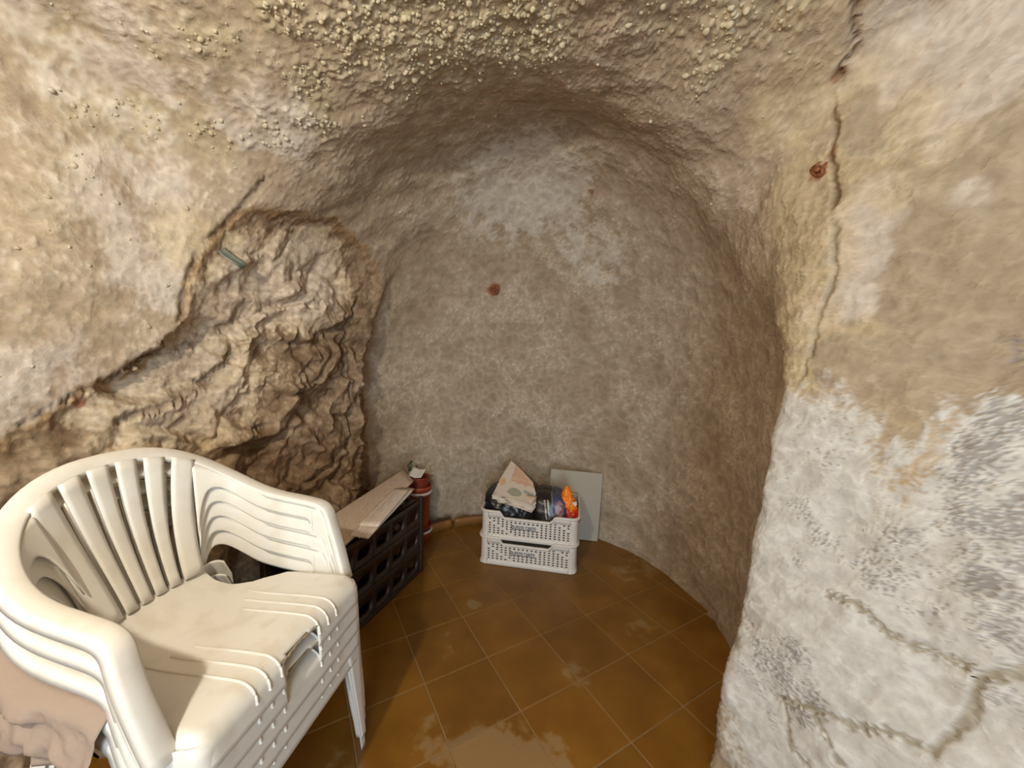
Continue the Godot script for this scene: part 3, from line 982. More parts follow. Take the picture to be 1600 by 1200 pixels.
func make_chair(m: Material, chipped: bool) -> Node3D:
	var t := Node3D.new()
	# seat with its rolled front edge and apron
	var g: Array = []
	var ts: Array = []
	for k in 26: ts.append(0.7 * k / 26.0)
	for k in 9: ts.append(0.7 + 0.18 * k / 9.0)
	for k in 4: ts.append(0.88 + 0.12 * k / 3.0)
	for tt in ts:
		var row := PackedVector3Array()
		for k in 85: row.append(seat_point(-1.2 + k / 35.0, tt))
		g.append(row)
	var st := begin()
	var chip := func(i, j): return i >= 31 + absi(j - 41) / 6 and j > 33 and j < 51
	if chipped: sheet(st, g, 0.0035, chip)
	else: sheet(st, g, 0.0035)
	obj("seat", done(st), m, t)
	if chipped:
		var ds := begin()         # the dirty broken edge
		var row2: Array = []
		for k in 22: row2.append(seat_point(lerpf(-0.058, 0.062, k / 21.0), 0.80 + 0.02 * absf(k - 10.5) / 10.0 + 0.003 * ((k * 5) % 3), false) + Vector3(0, -0.003, -0.001))
		tube(ds, row2, 0.0032, 6)
		obj("broken_edge", done(ds), flat(Color8(150, 132, 104), 0.9), t).set_meta("label", "dirty broken front edge")
	for s in [-1, 1]:
		for k in 3:
			var pts: Array = []
			for q in 34:
				var tt := lerpf(0.27 + 0.05 * (2 - k), 0.905, q / 33.0)
				pts.append(seat_point(s * (0.062 + 0.033 * k), tt, false) + Vector3(0, 0.0005, 0))
			var rs := begin()
			tube(rs, pts, 0.0032, 6)
			obj("seat_rib", done(rs), m, t)
	# the broad rim of the back that runs down into the arms and the front posts
	var rp := rim_points()
	var pts: Array = []; var outs: Array = []; var ups: Array = []
	for k in range(48, 0, -1):
		pts.append(Vector3(-rp[0][k].x, rp[0][k].y, rp[0][k].z)); outs.append(Vector3(-rp[1][k].x, rp[1][k].y, rp[1][k].z).normalized())
	for k in 49:
		pts.append(rp[0][k]); outs.append(rp[1][k].normalized())
	for k in pts.size():
		var tan: Vector3 = (pts[mini(k + 1, pts.size() - 1)] - pts[maxi(k - 1, 0)]).normalized()
		outs[k] = (outs[k] - tan * outs[k].dot(tan)).normalized()
		ups.append(outs[k].cross(tan).normalized() * 1.0)
		if ups[k].dot(Vector3(0, 0.8, 0.6)) < 0: ups[k] = -ups[k]
	var w := 0.041
	var prof := PackedVector2Array([Vector2(0, 0.0015), Vector2(0.004, 0.0035), Vector2(w * 0.4, 0.005), Vector2(w - 0.010, 0.0045), Vector2(w - 0.004, 0.0025), Vector2(w - 0.0005, -0.002), Vector2(w + 0.0005, -0.017), Vector2(w - 0.002, -0.017), Vector2(w - 0.0045, -0.006), Vector2(w - 0.010, -0.001), Vector2(0.004, -0.0015), Vector2(0, -0.012), Vector2(-0.0025, -0.012)])
	st = begin()
	sweep(st, pts, outs, ups, prof)
	obj("rim", done(st), m, t)
	# six upright slats of the back
	var tops := [-0.170, -0.124, -0.108, -0.066, -0.050, -0.008, 0.008, 0.050, 0.066, 0.108, 0.124, 0.170]
	var bots := [-0.118, -0.071, -0.061, -0.038, -0.028, -0.005, 0.005, 0.028, 0.038, 0.061, 0.071, 0.118]
	for k in 6:
		var sg: Array = []
		for i in 15:
			var row := PackedVector3Array()
			for j in 5:
				var p := slat_point(lerpf(bots[2 * k], bots[2 * k + 1], j / 4.0), lerpf(tops[2 * k], tops[2 * k + 1], j / 4.0), i / 14.0)
				row.append(p + Vector3(0, 0, 0.0022 * sin(PI * j / 4.0)))
			sg.append(row)
		st = begin()
		sheet(st, sg, 0.004)
		obj("back_slat", done(st), m, t)
	# the deep inner side of each arm: a band that hangs from the rim, swings down to the outer slat behind and leaves an opening below
	for s in [1, -1]:
		var bg: Array = []
		for j in 9:
			var row := PackedVector3Array()
			for i in 45:
				var f := lerpf(9.0, 30.0, i / 44.0)
				var k0 := int(f)
				var top: Vector3 = rp[0][k0].lerp(rp[0][mini(k0 + 1, 48)], f - k0)
				var back := smoothstep(17.0, 9.0, f)
				var down := Vector3(0, -1, 0).lerp(Vector3(-0.16, -0.96, 0.24), back).normalized()
				var deep := 0.0445 - 0.012 * smoothstep(20.0, 13.0, f) + 0.17 * exp(-(f - 9.0) / 1.15) + 0.05 * exp(-(30.0 - f) / 0.5)
				var n := Vector3(top.x, 0, minf(top.z + 0.03, 0.0)).normalized()
				row.append(top + Vector3(0, -0.001, 0) + down * deep * (j / 8.0) - n * (0.0025 * sin(PI * j / 8.0) + 0.0065 * pow(j / 8.0, 2.0) * smoothstep(31.0, 26.0, f)))
			bg.append(row)
		st = begin()
		sheet(st, bg if s == 1 else mirrored(bg), 0.003)
		obj("arm", done(st), m, t)
		# inner face of the front post
		var pg: Array = []
		for i in 9:
			var row := PackedVector3Array()
			var y := lerpf(0.604, 0.39, i / 8.0)
			for j in 5: row.append(Vector3(0.2435 + 0.007 * (i / 8.0), y - 0.010 * (j / 4.0), lerpf(0.108 + 0.03 * (i / 8.0), 0.160 + 0.066 * (i / 8.0), j / 4.0)))
			pg.append(row)
		st = begin()
		sheet(st, pg if s == 1 else mirrored(pg), 0.003)
		obj("arm_post", done(st), m, t)
	# legs: an L of plastic with a round corner, splayed a little
	for s in [1, -1]:
		for front in [true, false]:
			var lv := [[0.396, 0.246, 0.274, 0.075, 0.100], [0.380, 0.2495, 0.2795, 0.084, 0.112], [0.35, 0.2515, 0.2805, 0.080, 0.106], [0.28, 0.2555, 0.2800, 0.066, 0.086], [0.16, 0.268, 0.2780, 0.051, 0.060], [0.06, 0.278, 0.2765, 0.040, 0.046], [0.0, 0.284, 0.2755, 0.035, 0.040]]
			if not front: lv = [[0.45, 0.165, 0.130, 0.05, 0.03], [0.40, 0.185, 0.145, 0.055, 0.05], [0.28, 0.210, 0.165, 0.055, 0.055], [0.14, 0.235, 0.185, 0.05, 0.05], [0.0, 0.258, 0.205, 0.042, 0.042]]
			var lg: Array = []
			for i in 25:
				var f := i / 24.0 * (lv.size() - 1)
				var a: Array = lv[mini(int(f), lv.size() - 2)]; var b: Array = lv[mini(int(f) + 1, lv.size() - 1)]
				var q: Array = []
				for e in 5: q.append(lerpf(a[e], b[e], f - mini(int(f), lv.size() - 2)))
				var r: float = minf(0.030, minf(q[3], q[4]) * 0.6)
				var row := PackedVector3Array()
				for k in 4: row.append(Vector3(q[1] - lerpf(q[3], r, k / 4.0), q[0], q[2]))
				for k in 9:
					var an := PI * 0.5 * (1.0 - k / 8.0)
					row.append(Vector3(q[1] - r + r * cos(an), q[0], q[2] - r + r * sin(an)))
				for k in range(1, 5): row.append(Vector3(q[1] + (0.040 * smoothstep(0.12, 0.40, q[0]) * k / 4.0 if front else 0.0), q[0], q[2] - lerpf(r, q[4], k / 4.0)))
				if not front:
					for k in row.size(): row[k].z = -row[k].z
				lg.append(row)
			st = begin()
			sheet(st, lg if s == 1 else mirrored(lg), 0.0028)
			obj("front_leg" if front else "back_leg", done(st), m, t)
	return t

func chairs() -> void:
	var m := flat(Color8(220, 215, 205), 0.36)
	m.normal_enabled = true
	m.normal_texture = noise_tex(0.02, 3, 61, 256, true, 1.2)
	m.normal_scale = 0.10
	m.uv1_triplanar = true
	m.uv1_scale = Vector3.ONE * 3.0
	m.albedo_texture = noise_tex(0.012, 5, 62, 256, false, 0.0, ramp2(Color(0.95, 0.94, 0.92), Color(1, 1, 1), 0.1, 0.5))
	var whole := make_chair(m, false)
	var chip := make_chair(m, true)
	var labels := ["lowest of the stacked white plastic armchairs, its feet on the tiles", "second chair from the floor in the stack of white plastic armchairs", "middle chair of the five stacked white plastic armchairs, its arm resting on brown paper", "white plastic armchair directly under the topmost one, with a chipped front edge", "topmost white plastic armchair of the stack, its whole seat and fan-slatted back showing"]
	for k in 5:
		var src := chip if k >= 3 else whole
		var t: Node3D = src if (k == 0 or k == 3) else src.duplicate()
		t.name = "plastic_armchair"
		add_child(t, true)
		t.position = Vector3(-0.742, 0.044 * k, -0.862) + Vector3(0.001 * ((k * 3) % 4 - 1), 0, 0.0012 * ((k * 2) % 3 - 1))
		t.rotation.y = 1.408
		tag(t, labels[k], "chair", "stack of white plastic armchairs")
	# brown paper hanging over the lower arms at the near side
	var rp := rim_points()
	var n1 := FastNoiseLite.new(); n1.seed = 12; n1.frequency = 9.0; n1.fractal_octaves = 3
	var g: Array = []
	for i in 20:
		var row := PackedVector3Array()
		for j in 34:
			var f := lerpf(13.0, 33.0, j / 33.0)
			var a: Vector3 = rp[0][int(f)].lerp(rp[0][mini(int(f) + 1, 48)], f - int(f))
			var o: Vector3 = rp[1][int(f)]
			o.y = 0; o = o.normalized()
			var v := i / 19.0
			var top := a + o * 0.030 + Vector3(0, 0.062, 0)
			var p := top + o * (0.022 * minf(v * 6.0, 1.0) + 0.020 * sin(v * PI * 0.9)) - Vector3(0, 0.125 + 0.075 * smoothstep(0.5, 1.0, j / 33.0), 0) * v + Vector3(0, 0, -0.02 * v)
			var q := n1.get_noise_3dv(p * 1.3)
			var crease := absf(n1.get_noise_3dv(p * 0.7 + Vector3(4, 2, 0)))
			p += o * (0.018 * q - 0.016 * clampf(0.25 - crease, 0.0, 0.25) * 4.0) * smoothstep(0.05, 0.4, v)
			row.append(Vector3(-p.x, p.y, p.z))
		g.append(row)
	var st := begin()
	sheet(st, g, 0.0012)
	var bm := flat(Color8(146, 127, 112), 0.85)
	bm.normal_enabled = true; bm.normal_texture = noise_tex(0.03, 4, 64, 256, true, 4.0); bm.normal_scale = 0.4
	bm.uv1_triplanar = true; bm.uv1_scale = Vector3.ONE * 5.0
	var cl := obj("brown_paper", done(st), bm)
	cl.position = Vector3(-0.742, 0, -0.862)
	cl.rotation.y = 1.408
	tag(cl, "crumpled brown paper hanging from the near arm of the chair stack", "paper")

# ---- bottle rack with boards on it
func bottle_rack() -> void:
	var at := Vector3(-0.732, 0, -1.304)
	var t := thing("bottle_rack", "dark brown plastic bottle rack with rows of rounded openings, under the pale boards", "rack", at, 1.213)
	var m := flat(Color8(42, 27, 18), 0.45)
	var L := 0.74
	var D := 0.20
	var fg := begin()
	pierced(fg, L - 0.03, 0.405, 6, 3, Vector2(0.086, 0.056), 0.5, 0.022, 20, Transform3D(Basis(), Vector3(0.015, 0.004, 0.0)), null, 0.12)
	obj("front_grid", done(fg), m, t)
	var bp := begin()
	chamfer_box(bp, Vector3(L - 0.03, 0.405, 0.006), 0.002, Transform3D(Basis(), Vector3(L / 2, 0.2065, -D + 0.006)))
	obj("back_panel", done(bp), m, t)
	for k in 4:                      # moulded rails along the front
		var rl := begin()
		chamfer_box(rl, Vector3(L - 0.03, 0.020, 0.010), 0.003, Transform3D(Basis(), Vector3(L / 2, 0.014 + 0.1315 * k, 0.004)))
		obj("rail", done(rl), m, t)
	for k in 4:
		var st := begin()
		pierced(st, L - 0.03, D - 0.036, 6, 1, Vector2(0.086, 0.105), 0.45, 0.016, 20, Transform3D(Basis(Vector3.RIGHT, -PI / 2), Vector3(0.015, 0.020 + 0.1315 * k, -0.018)))
		obj("shelf", done(st), m, t)
	for x in [0.0, L]:
		for z in [-0.004, -D + 0.004]:
			var st := begin()
			chamfer_box(st, Vector3(0.030, 0.432, 0.030), 0.005, Transform3D(Basis(), Vector3(x, 0.216, z)))
			obj("post", done(st), m, t)
	for k in 5:                      # bars that divide the columns inside
		for j in 3:
			var st := begin()
			tube(st, [Vector3(0.015 + (L - 0.03) / 6.0 * (k + 1), 0.02 + 0.1315 * j + 0.10, -0.012), Vector3(0.015 + (L - 0.03) / 6.0 * (k + 1), 0.02 + 0.1315 * j + 0.10, -D + 0.02)], 0.009, 8)
			obj("bar", done(st), m, t)

# a board between two end edges: near left, near right, far right, far left (top corners), with an end profile
func board(called: String, label: String, nl: Vector3, nr: Vector3, fr: Vector3, fl: Vector3, th: float, m: Material, grooves: Array, ragged := 0.0) -> void:
	var us := [0.0, 0.03]
	for gr in grooves: us.append_array([gr - 0.03, gr - 0.012, gr + 0.012, gr + 0.03])
	us.append_array([0.97, 1.0])
	us.sort()
	var g: Array = []
	var base := nl
	for i in 13:
		var v := i / 12.0
		var row := PackedVector3Array()
		for u in us:
			var vv := v
			if i == 12: vv -= ragged * (0.5 + 0.5 * sin(u * 23.0)) + ragged * 0.7 * u
			var p: Vector3 = nl.lerp(nr, u).lerp(fl.lerp(fr, u), vv)
			if u == 0.0 or u == 1.0: p.y -= 0.0015
			for gr in grooves:
				if absf(u - gr) < 0.02: p.y -= 0.0035
			row.append(p - base)
		g.append(row)
	var st := begin()
	sheet(st, g, th)
	var o := obj(called, done(st), m)
	o.position = base
	tag(o, label, "board", "boards on the bottle rack")

func boards() -> void:
	var grain := noise_tex(0.02, 4, 21, 512, false, 0.0, ramp2(Color(0.93, 0.90, 0.87), Color(1, 1, 1), 0.2, 0.75))
	var wood := flat(Color8(222, 203, 186), 0.6)
	wood.albedo_texture = grain
	wood.uv1_triplanar = true
	wood.uv1_scale = Vector3(9, 4, 1.6)
	var white := flat(Color8(230, 219, 209), 0.5)
	white.albedo_texture = grain
	white.uv1_triplanar = true
	white.uv1_scale = Vector3(6, 4, 1.2)
	var b := 0.4275
	board("wooden_plank", "widest pale wooden board, ragged at its far end, behind the two white strips", Vector3(-0.885, b, -1.47), Vector3(-0.675, b, -1.375), Vector3(-0.570, b, -2.225), Vector3(-0.682, b, -2.41), 0.012, wood, [], 0.012)
	board("white_batten", "grooved white wooden strip lying lowest, nearest the open front of the rack", Vector3(-0.664, b + 0.012, -1.547), Vector3(-0.582, b + 0.012, -1.526), Vector3(-0.531, b + 0.012, -2.063), Vector3(-0.598, b + 0.012, -2.075), 0.011, white, [0.5], 0.0)
	board("white_batten", "white wooden strip lying on top of the grooved one, its sawn end showing", Vector3(-0.650, b + 0.0245, -1.609), Vector3(-0.570, b + 0.0245, -1.603), Vector3(-0.548, b + 0.0245, -2.030), Vector3(-0.618, b + 0.0245, -2.035), 0.010, white, [0.10], 0.0)

# ---- flower pots
func pots() -> void:
	var at := Vector3(-0.566, 0, -2.362)
	var terra := flat(Color8(152, 66, 38), 0.5)
	var dark := flat(Color8(126, 52, 30), 0.5)
	var white := flat(Color8(214, 206, 198), 0.5)
	# label, material, profile (radius, height), ring height (0 = none), ring radius
	var list := [
		["terracotta plastic pot at the foot of the pot column, with a white band", terra, [Vector2(0, 0.002), Vector2(0.058, 0.0), Vector2(0.061, 0.003), Vector2(0.075, 0.052), Vector2(0.075, 0.058), Vector2(0.071, 0.058), Vector2(0.058, 0.006), Vector2(0, 0.006)], 0.061, 0.074],
		["second terracotta pot from the floor, a flared rim just above the white band", dark, [Vector2(0, 0.012), Vector2(0.055, 0.012), Vector2(0.066, 0.078), Vector2(0.071, 0.079), Vector2(0.072, 0.098), Vector2(0.068, 0.098), Vector2(0.052, 0.016), Vector2(0, 0.016)], 0.0, 0.0],
		["tallest terracotta pot, the smooth middle of the pot column below the upper white ring", terra, [Vector2(0, 0.022), Vector2(0.048, 0.022), Vector2(0.058, 0.10), Vector2(0.062, 0.29), Vector2(0.065, 0.292), Vector2(0.066, 0.306), Vector2(0.061, 0.306), Vector2(0.045, 0.03), Vector2(0, 0.03)], 0.314, 0.068],
		["terracotta pot with a broad ribbed rim above the upper white ring", terra, [Vector2(0, 0.20), Vector2(0.045, 0.20), Vector2(0.058, 0.315), Vector2(0.066, 0.318), Vector2(0.067, 0.332), Vector2(0.070, 0.334), Vector2(0.071, 0.356), Vector2(0.066, 0.356), Vector2(0.050, 0.21), Vector2(0, 0.21)], 0.0, 0.0],
		["smallest terracotta pot on top of the pot column, under the white card", dark, [Vector2(0, 0.23), Vector2(0.042, 0.23), Vector2(0.053, 0.345), Vector2(0.058, 0.410), Vector2(0.0585, 0.414), Vector2(0.055, 0.414), Vector2(0.045, 0.24), Vector2(0, 0.24)], 0.0, 0.0],
	]
	for k in list.size():
		var p: Array = list[k]
		var t := thing("flower_pot", p[0], "flower pot", at + Vector3(0.003 * (k % 2), 0, 0.002 * (k % 3)), 0.3 * k, "column of nested flower pots")
		var st := begin()
		lathe(st, p[2], 36)
		obj("pot", done(st), p[1], t)
		if p[3] > 0.0:
			var rs := begin()
			var ring: Array = []
			for q in 40: ring.append(Vector3(cos(TAU * q / 40), 0, sin(TAU * q / 40)) * p[4] + Vector3(0, p[3], 0))
			tube(rs, ring, 0.0082, 8, true)
			obj("white_ring", done(rs), white, t)
	# a bent white card and a green tie on top
	var g: Array = []
	for i in 9:
		var row := PackedVector3Array()
		for j in 11:
			var u := j / 10.0 - 0.5; var v := i / 8.0 - 0.5
			row.append(Vector3(u * 0.092 + 0.012 * v, 0.010 * absf(u) * 2.0 - 0.032 * v, v * 0.075))
		g.append(row)
	var cs := begin()
	sheet(cs, g, 0.0012)
	var card := obj("white_card", done(cs), flat(Color8(214, 206, 196), 0.7))
	card.position = at + Vector3(-0.012, 0.437, 0.022)
	card.rotation.y = -0.35
	tag(card, "bent white card lying on the topmost flower pot", "card")
	var gs := begin()
	tube(gs, spline([Vector3(-0.004, -0.022, 0), Vector3(0.004, -0.004, 0.008), Vector3(-0.008, 0.012, 0.004), Vector3(0.006, 0.026, -0.004), Vector3(0.015, 0.044, 0.0)], 20), 0.0055, 7)
	tube(gs, spline([Vector3(0.012, -0.018, 0.003), Vector3(0.010, 0.006, 0.004), Vector3(0.018, 0.020, 0)], 10), 0.004, 7)
	var tie := obj("green_tie", done(gs), flat(Color8(40, 62, 44), 0.5))
	tie.position = at + Vector3(-0.072, 0.462, -0.012)
	tag(tie, "small twisted dark green tie beside the white card above the pots", "plastic tie")

# ---- crates
const CRATE := Vector3(0.575, 0.170, 0.38)

func crate_edge(x: float) -> float:      # height of the rim along the long sides: a dip for the hands
	return 0.165 - 0.034 * smoothstep(-0.166, -0.138, x) * (1.0 - smoothstep(0.118, 0.150, x))

func make_crate(m: Material, ink: Material) -> Node3D:
	var t := Node3D.new()
	var hx := CRATE.x / 2 - 0.012; var hz := CRATE.z / 2 - 0.012
	var r := 0.040
	for s in [1, -1]:                     # long walls
		var turn := Basis() if s == 1 else Basis(Vector3.UP, PI)
		var x0 := -hx + r
		var W := 2.0 * (hx - r)
		var st := begin()
		var solid := func(i, j): return not (j in [3, 4] and i > 5 and i < 12) and not ((i + j) % 17 == 5)
		pierced(st, W, 0.097, 19, 7, Vector2(0.0115, 0.0088), 0.8, 0.003, 8, Transform3D(turn, turn * Vector3(x0, 0.030, hz)), solid)
		for part in [0, 1]:
			var g: Array = []
			for i in 3:
				var row := PackedVector3Array()
				for k in 41:
					var x := x0 + W * k / 40.0
					var y := lerpf(0.127, crate_edge(x), i / 2.0) if part == 0 else lerpf(0.003, 0.030, i / 2.0)
					row.append(turn * Vector3(x, y, hz + (0.008 * pow(1.0 - i / 2.0, 2.0) if part == 1 else 0.0)))
				g.append(row)
			sheet(st, g, -0.003)
		for x in [x0 + W * 0.045, x0 + W * 0.955]:
			chamfer_box(st, Vector3(0.004, 0.13, 0.004), 0.001, Transform3D(turn, turn * Vector3(x, 0.085, hz + 0.001)))
		obj("long_wall", done(st), m, t)
	for s in [1, -1]:                     # short walls
		var turn := Basis(Vector3.UP, s * PI / 2)
		var W := 2.0 * (hz - r)
		var st := begin()
		pierced(st, W, 0.097, 11, 7, Vector2(0.0115, 0.0088), 0.8, 0.003, 8, Transform3D(turn, turn * Vector3(-W / 2, 0.030, hx)))
		for part in [0, 1]:
			var g: Array = []
			for i in 3:
				var row := PackedVector3Array()
				for k in 9: row.append(turn * Vector3(-W / 2 + W * k / 8.0, lerpf(0.127, 0.165, i / 2.0) if part == 0 else lerpf(0.003, 0.030, i / 2.0), hx + (0.008 * pow(1.0 - i / 2.0, 2.0) if part == 1 else 0.0)))
				g.append(row)
			sheet(st, g, -0.003)
		obj("short_wall", done(st), m, t)
	for c in [[1, 1, 0.0], [-1, 1, PI / 2], [-1, -1, PI], [1, -1, PI * 1.5]]:
		var g: Array = []
		for i in 7:
			var y: float = [0.003, 0.010, 0.020, 0.030, 0.08, 0.127, 0.165][i]
			var rr: float = r + [0.009, 0.006, 0.002, 0, 0, 0, 0][i]
			var row := PackedVector3Array()
			for k in 9:
				var a: float = c[2] + PI / 2 * k / 8.0
				row.append(Vector3(c[0] * (hx - r) + cos(a) * rr, y, c[1] * (hz - r) + sin(a) * rr))
			g.append(row)
		var cs := begin()
		sheet(cs, g, 0.003)
		obj("corner", done(cs), m, t)
	var bs := begin()
	chamfer_box(bs, Vector3(2 * hx - 0.006, 0.005, 2 * hz - 0.006), 0.001, Transform3D(Basis(), Vector3(0, 0.0055, 0)))
	obj("bottom", done(bs), m, t)
	var path: Array = []; var rights: Array = []; var ups: Array = []
	for c in [[1, 1, 0.0], [-1, 1, PI / 2], [-1, -1, PI], [1, -1, PI * 1.5]]:
		for k in 9:
			var a: float = c[2] + PI / 2 * k / 8.0
			path.append(Vector3(c[0] * (hx - r) + cos(a) * r, 0.165, c[1] * (hz - r) + sin(a) * r)); rights.append(Vector3(cos(a), 0, sin(a)))
		if c[2] == 0.0 or c[2] == PI:
			for k in range(1, 40):
				var x: float = lerpf(hx - r, -hx + r, k / 40.0) * (1.0 if c[2] == 0.0 else -1.0)
				path.append(Vector3(x, crate_edge(x if c[2] == 0.0 else -x), c[1] * hz)); rights.append(Vector3(0, 0, c[1]))
	for k in path.size(): ups.append(Vector3.UP)
	var rs := begin()
	sweep(rs, path, rights, ups, PackedVector2Array([Vector2(-0.004, 0.001), Vector2(-0.002, 0.005), Vector2(0.004, 0.0055), Vector2(0.010, 0.004), Vector2(0.0125, -0.001), Vector2(0.0115, -0.006), Vector2(0.008, -0.008), Vector2(0.002, -0.007), Vector2(-0.004, -0.004)]), true)
	obj("rim", done(rs), m, t)
	var f := SystemFont.new()
	f.font_names = PackedStringArray(["Droid Sans"])
	f.font_weight = 700
	var tm := TextMesh.new()
	tm.text = "QUESOS CANTO"
	tm.font = f
	tm.font_size = 32
	tm.pixel_size = 0.00105
	tm.depth = 0.0012
	tm.curve_step = 2.0
	var o := obj("lettering", tm, ink, t)
	o.position = Vector3(-0.026, 0.080, hz + 0.0012)
	o.scale = Vector3(0.56, 1.0, 1.0)
	o.set_meta("label", "dark blue printed lettering")
	return t

func crates() -> void:
	var m := flat(Color8(206, 196, 184), 0.45)
	var ink := flat(Color8(52, 54, 70), 0.6)
	var at := Vector3(0.146, 0, -2.234)
	var low := make_crate(m, ink)
	low.name = "plastic_crate"
	add_child(low, true)
	low.position = at
	low.rotation.y = -0.1705
	tag(low, "lower of the two white perforated plastic crates, standing on the tiles", "crate", "two white cheese crates")
	var high: Node3D = low.duplicate()
	high.name = "plastic_crate"
	add_child(high, true)
	high.position = at + Vector3(0.002, 0.155, -0.002)
	high.rotation.y = -0.166
	tag(high, "upper white perforated plastic crate, filled with bags and a folded newspaper", "crate", "two white cheese crates")

	var frame := Transform3D(Basis(Vector3.UP, -0.1705), at)
	# crumpled black bag
	var n1 := FastNoiseLite.new(); n1.seed = 90; n1.frequency = 7.0; n1.fractal_octaves = 3; n1.fractal_type = FastNoiseLite.FRACTAL_RIDGED
	var bag := lump(Vector3(0.156, 0.128, 0.156), 2.8, 110, 72, func(p: Vector3, d: Vector3) -> Vector3:
		var k := n1.get_noise_3dv(p) + 0.45 * n1.get_noise_3dv(p * 2.3 + Vector3(9, 0, 0))
		return p * (0.97 + 0.075 * k) + Vector3(-0.018 * smoothstep(0.0, 0.1, p.y), 0.030 * smoothstep(-0.02, -0.14, p.x) * smoothstep(0.0, 0.1, p.y), 0))
	var bm := flat(Color8(30, 30, 31), 0.30)
	var o := obj("black_bag", bag, bm)
	o.transform = frame * Transform3D(Basis(Vector3(0, 0, 1), 0.10), Vector3(-0.114, 0.276, 0.000))
	tag(o, "crumpled shiny black plastic bag in the left half of the upper crate, under the newspaper", "bag")
	# dark sack with a printed front
	var im := Image.create(256, 320, false, Image.FORMAT_RGB8)
	var rng := RandomNumberGenerator.new(); rng.seed = 3
	for y in 320:
		for x in 256:
			var c := Color8(30, 24, 20)
			var edge := 150.0 - 10.0 + 0.12 * y + 4.0 * sin(y * 0.05)
			if x > edge: c = Color8(62, 66, 96)
			if absf(x - edge) < 2.5: c = Color8(150, 146, 140)
			im.set_pixel(x, y, c)
	for col in [[88, 34, 130], [112, 30, 104]]:      # two columns of small pale print, too small to read
		var y: int = col[1]
		while y < col[1] + col[2]:
			var n := rng.randi_range(5, 11)
			im.fill_rect(Rect2i(col[0] + (y - 30) / 9, y, rng.randi_range(8, 11), n - 2), Color8(214, 200, 178))
			y += n + rng.randi_range(0, 3)
	for k in 260:                                     # the printed flowers
		var a := rng.randf() * TAU; var q := sqrt(rng.randf()) * 34.0
		var c: Color = [Color8(150, 54, 62), Color8(176, 92, 92), Color8(120, 96, 98), Color8(170, 150, 140), Color8(98, 104, 90)][rng.randi() % 5]
		im.fill_rect(Rect2i(int(202 + cos(a) * q * 0.9), int(70 + sin(a) * q * 1.5), rng.randi_range(3, 9), rng.randi_range(3, 9)), c)
	var sm := flat(Color.WHITE, 0.34)
	sm.albedo_texture = ImageTexture.create_from_image(im)
	var sack := lump(Vector3(0.096, 0.122, 0.105), 5.0, 72, 54, func(p: Vector3, d: Vector3) -> Vector3:
		return p * (1.0 + 0.06 * n1.get_noise_3dv(p * 1.2 + Vector3(3, 0, 0))) + Vector3(-0.02 * p.y / 0.12, 0, -0.030 * p.y / 0.12), true)
	o = obj("potting_sack", sack, sm)
	o.transform = frame * Transform3D(Basis(Vector3(0, 0, 1), -0.10), Vector3(0.115, 0.282, 0.030))
	tag(o, "dark sack with a blue flowered stripe and pale print, standing in the upper crate", "sack")
	# orange bag
	var om := StandardMaterial3D.new()
	om.vertex_color_use_as_albedo = true
	om.roughness = 0.4
	var n2 := FastNoiseLite.new(); n2.seed = 17; n2.frequency = 16.0; n2.fractal_octaves = 2; n2.fractal_type = FastNoiseLite.FRACTAL_RIDGED
	var ob := begin()
	var rings := 44; var segs := 48
	var P: Array = []; var K: Array = []
	for i in rings + 1:
		var v := float(i) / rings
		var row := PackedVector3Array(); var cr := PackedColorArray()
		for k in segs:
			var a := TAU * k / segs
			var rad := pick([[0.0, 0.002], [0.06, 0.014], [0.25, 0.030], [0.5, 0.046], [0.68, 0.040], [0.8, 0.052], [0.95, 0.046], [1.0, 0.004]], v)
			var p := Vector3(cos(a) * rad, 0.21 * (1.0 - v), sin(a) * rad * 0.8)
			rad *= 1.0 + 0.42 * n2.get_noise_3dv(p * 1.5)
			p = Vector3(cos(a) * rad + 0.030 * smoothstep(0.3, 1.0, v), p.y, sin(a) * rad * 0.8 + 0.022 * v)
			row.append(p)
			var red := smoothstep(0.62, 0.85, v + 0.25 * n2.get_noise_3dv(p * 0.6))
			cr.append(Color8(236, 124, 16).srgb_to_linear().lerp(Color8(196, 44, 18).srgb_to_linear(), red))
		P.append(row); K.append(cr)
	for i in rings:
		for k in segs:
			var l := (k + 1) % segs
			for q in [[i, k], [i, l], [i + 1, l], [i, k], [i + 1, l], [i + 1, k]]:
				ob.set_color(K[q[0]][q[1]]); ob.add_vertex(P[q[0]][q[1]])
	var orange := thing("orange_bag", "crumpled orange plastic bag with a white emblem, at the right end of the upper crate", "bag")
	orange.transform = frame * Transform3D(Basis(Vector3(0, 0, 1), 0.06).scaled(Vector3(0.92, 1.0, 0.92)), Vector3(0.214, 0.250, 0.045))
	obj("bag", done(ob), om, orange)
	var es := begin()                    # the white emblem: a ragged disc with dark dots
	for b in [[0.0, 0.0, 0.011], [0.009, 0.004, 0.007], [-0.008, 0.006, 0.006], [0.004, -0.010, 0.007], [0.011, -0.007, 0.005]]:
		lathe(es, [Vector2(0, 0.0015), Vector2(b[2] * 0.8, 0.001), Vector2(b[2], -0.001), Vector2(0, -0.001)], 12)
		break
	var emblem := begin()
	for b in [[0.0, 0.0, 0.010], [0.009, 0.005, 0.007], [-0.008, 0.006, 0.006], [0.004, -0.010, 0.007], [0.011, -0.006, 0.006]]:
		for k in 10:
			var a := TAU * k / 10; var c := TAU * (k + 1) / 10
			var z: float = 0.0004 * (b[2] * 1000.0 - 5.0)
			emblem.add_vertex(Vector3(b[0], b[1], 0.001 + z)); emblem.add_vertex(Vector3(b[0] + cos(c) * b[2], b[1] + sin(c) * b[2], z)); emblem.add_vertex(Vector3(b[0] + cos(a) * b[2], b[1] + sin(a) * b[2], z))
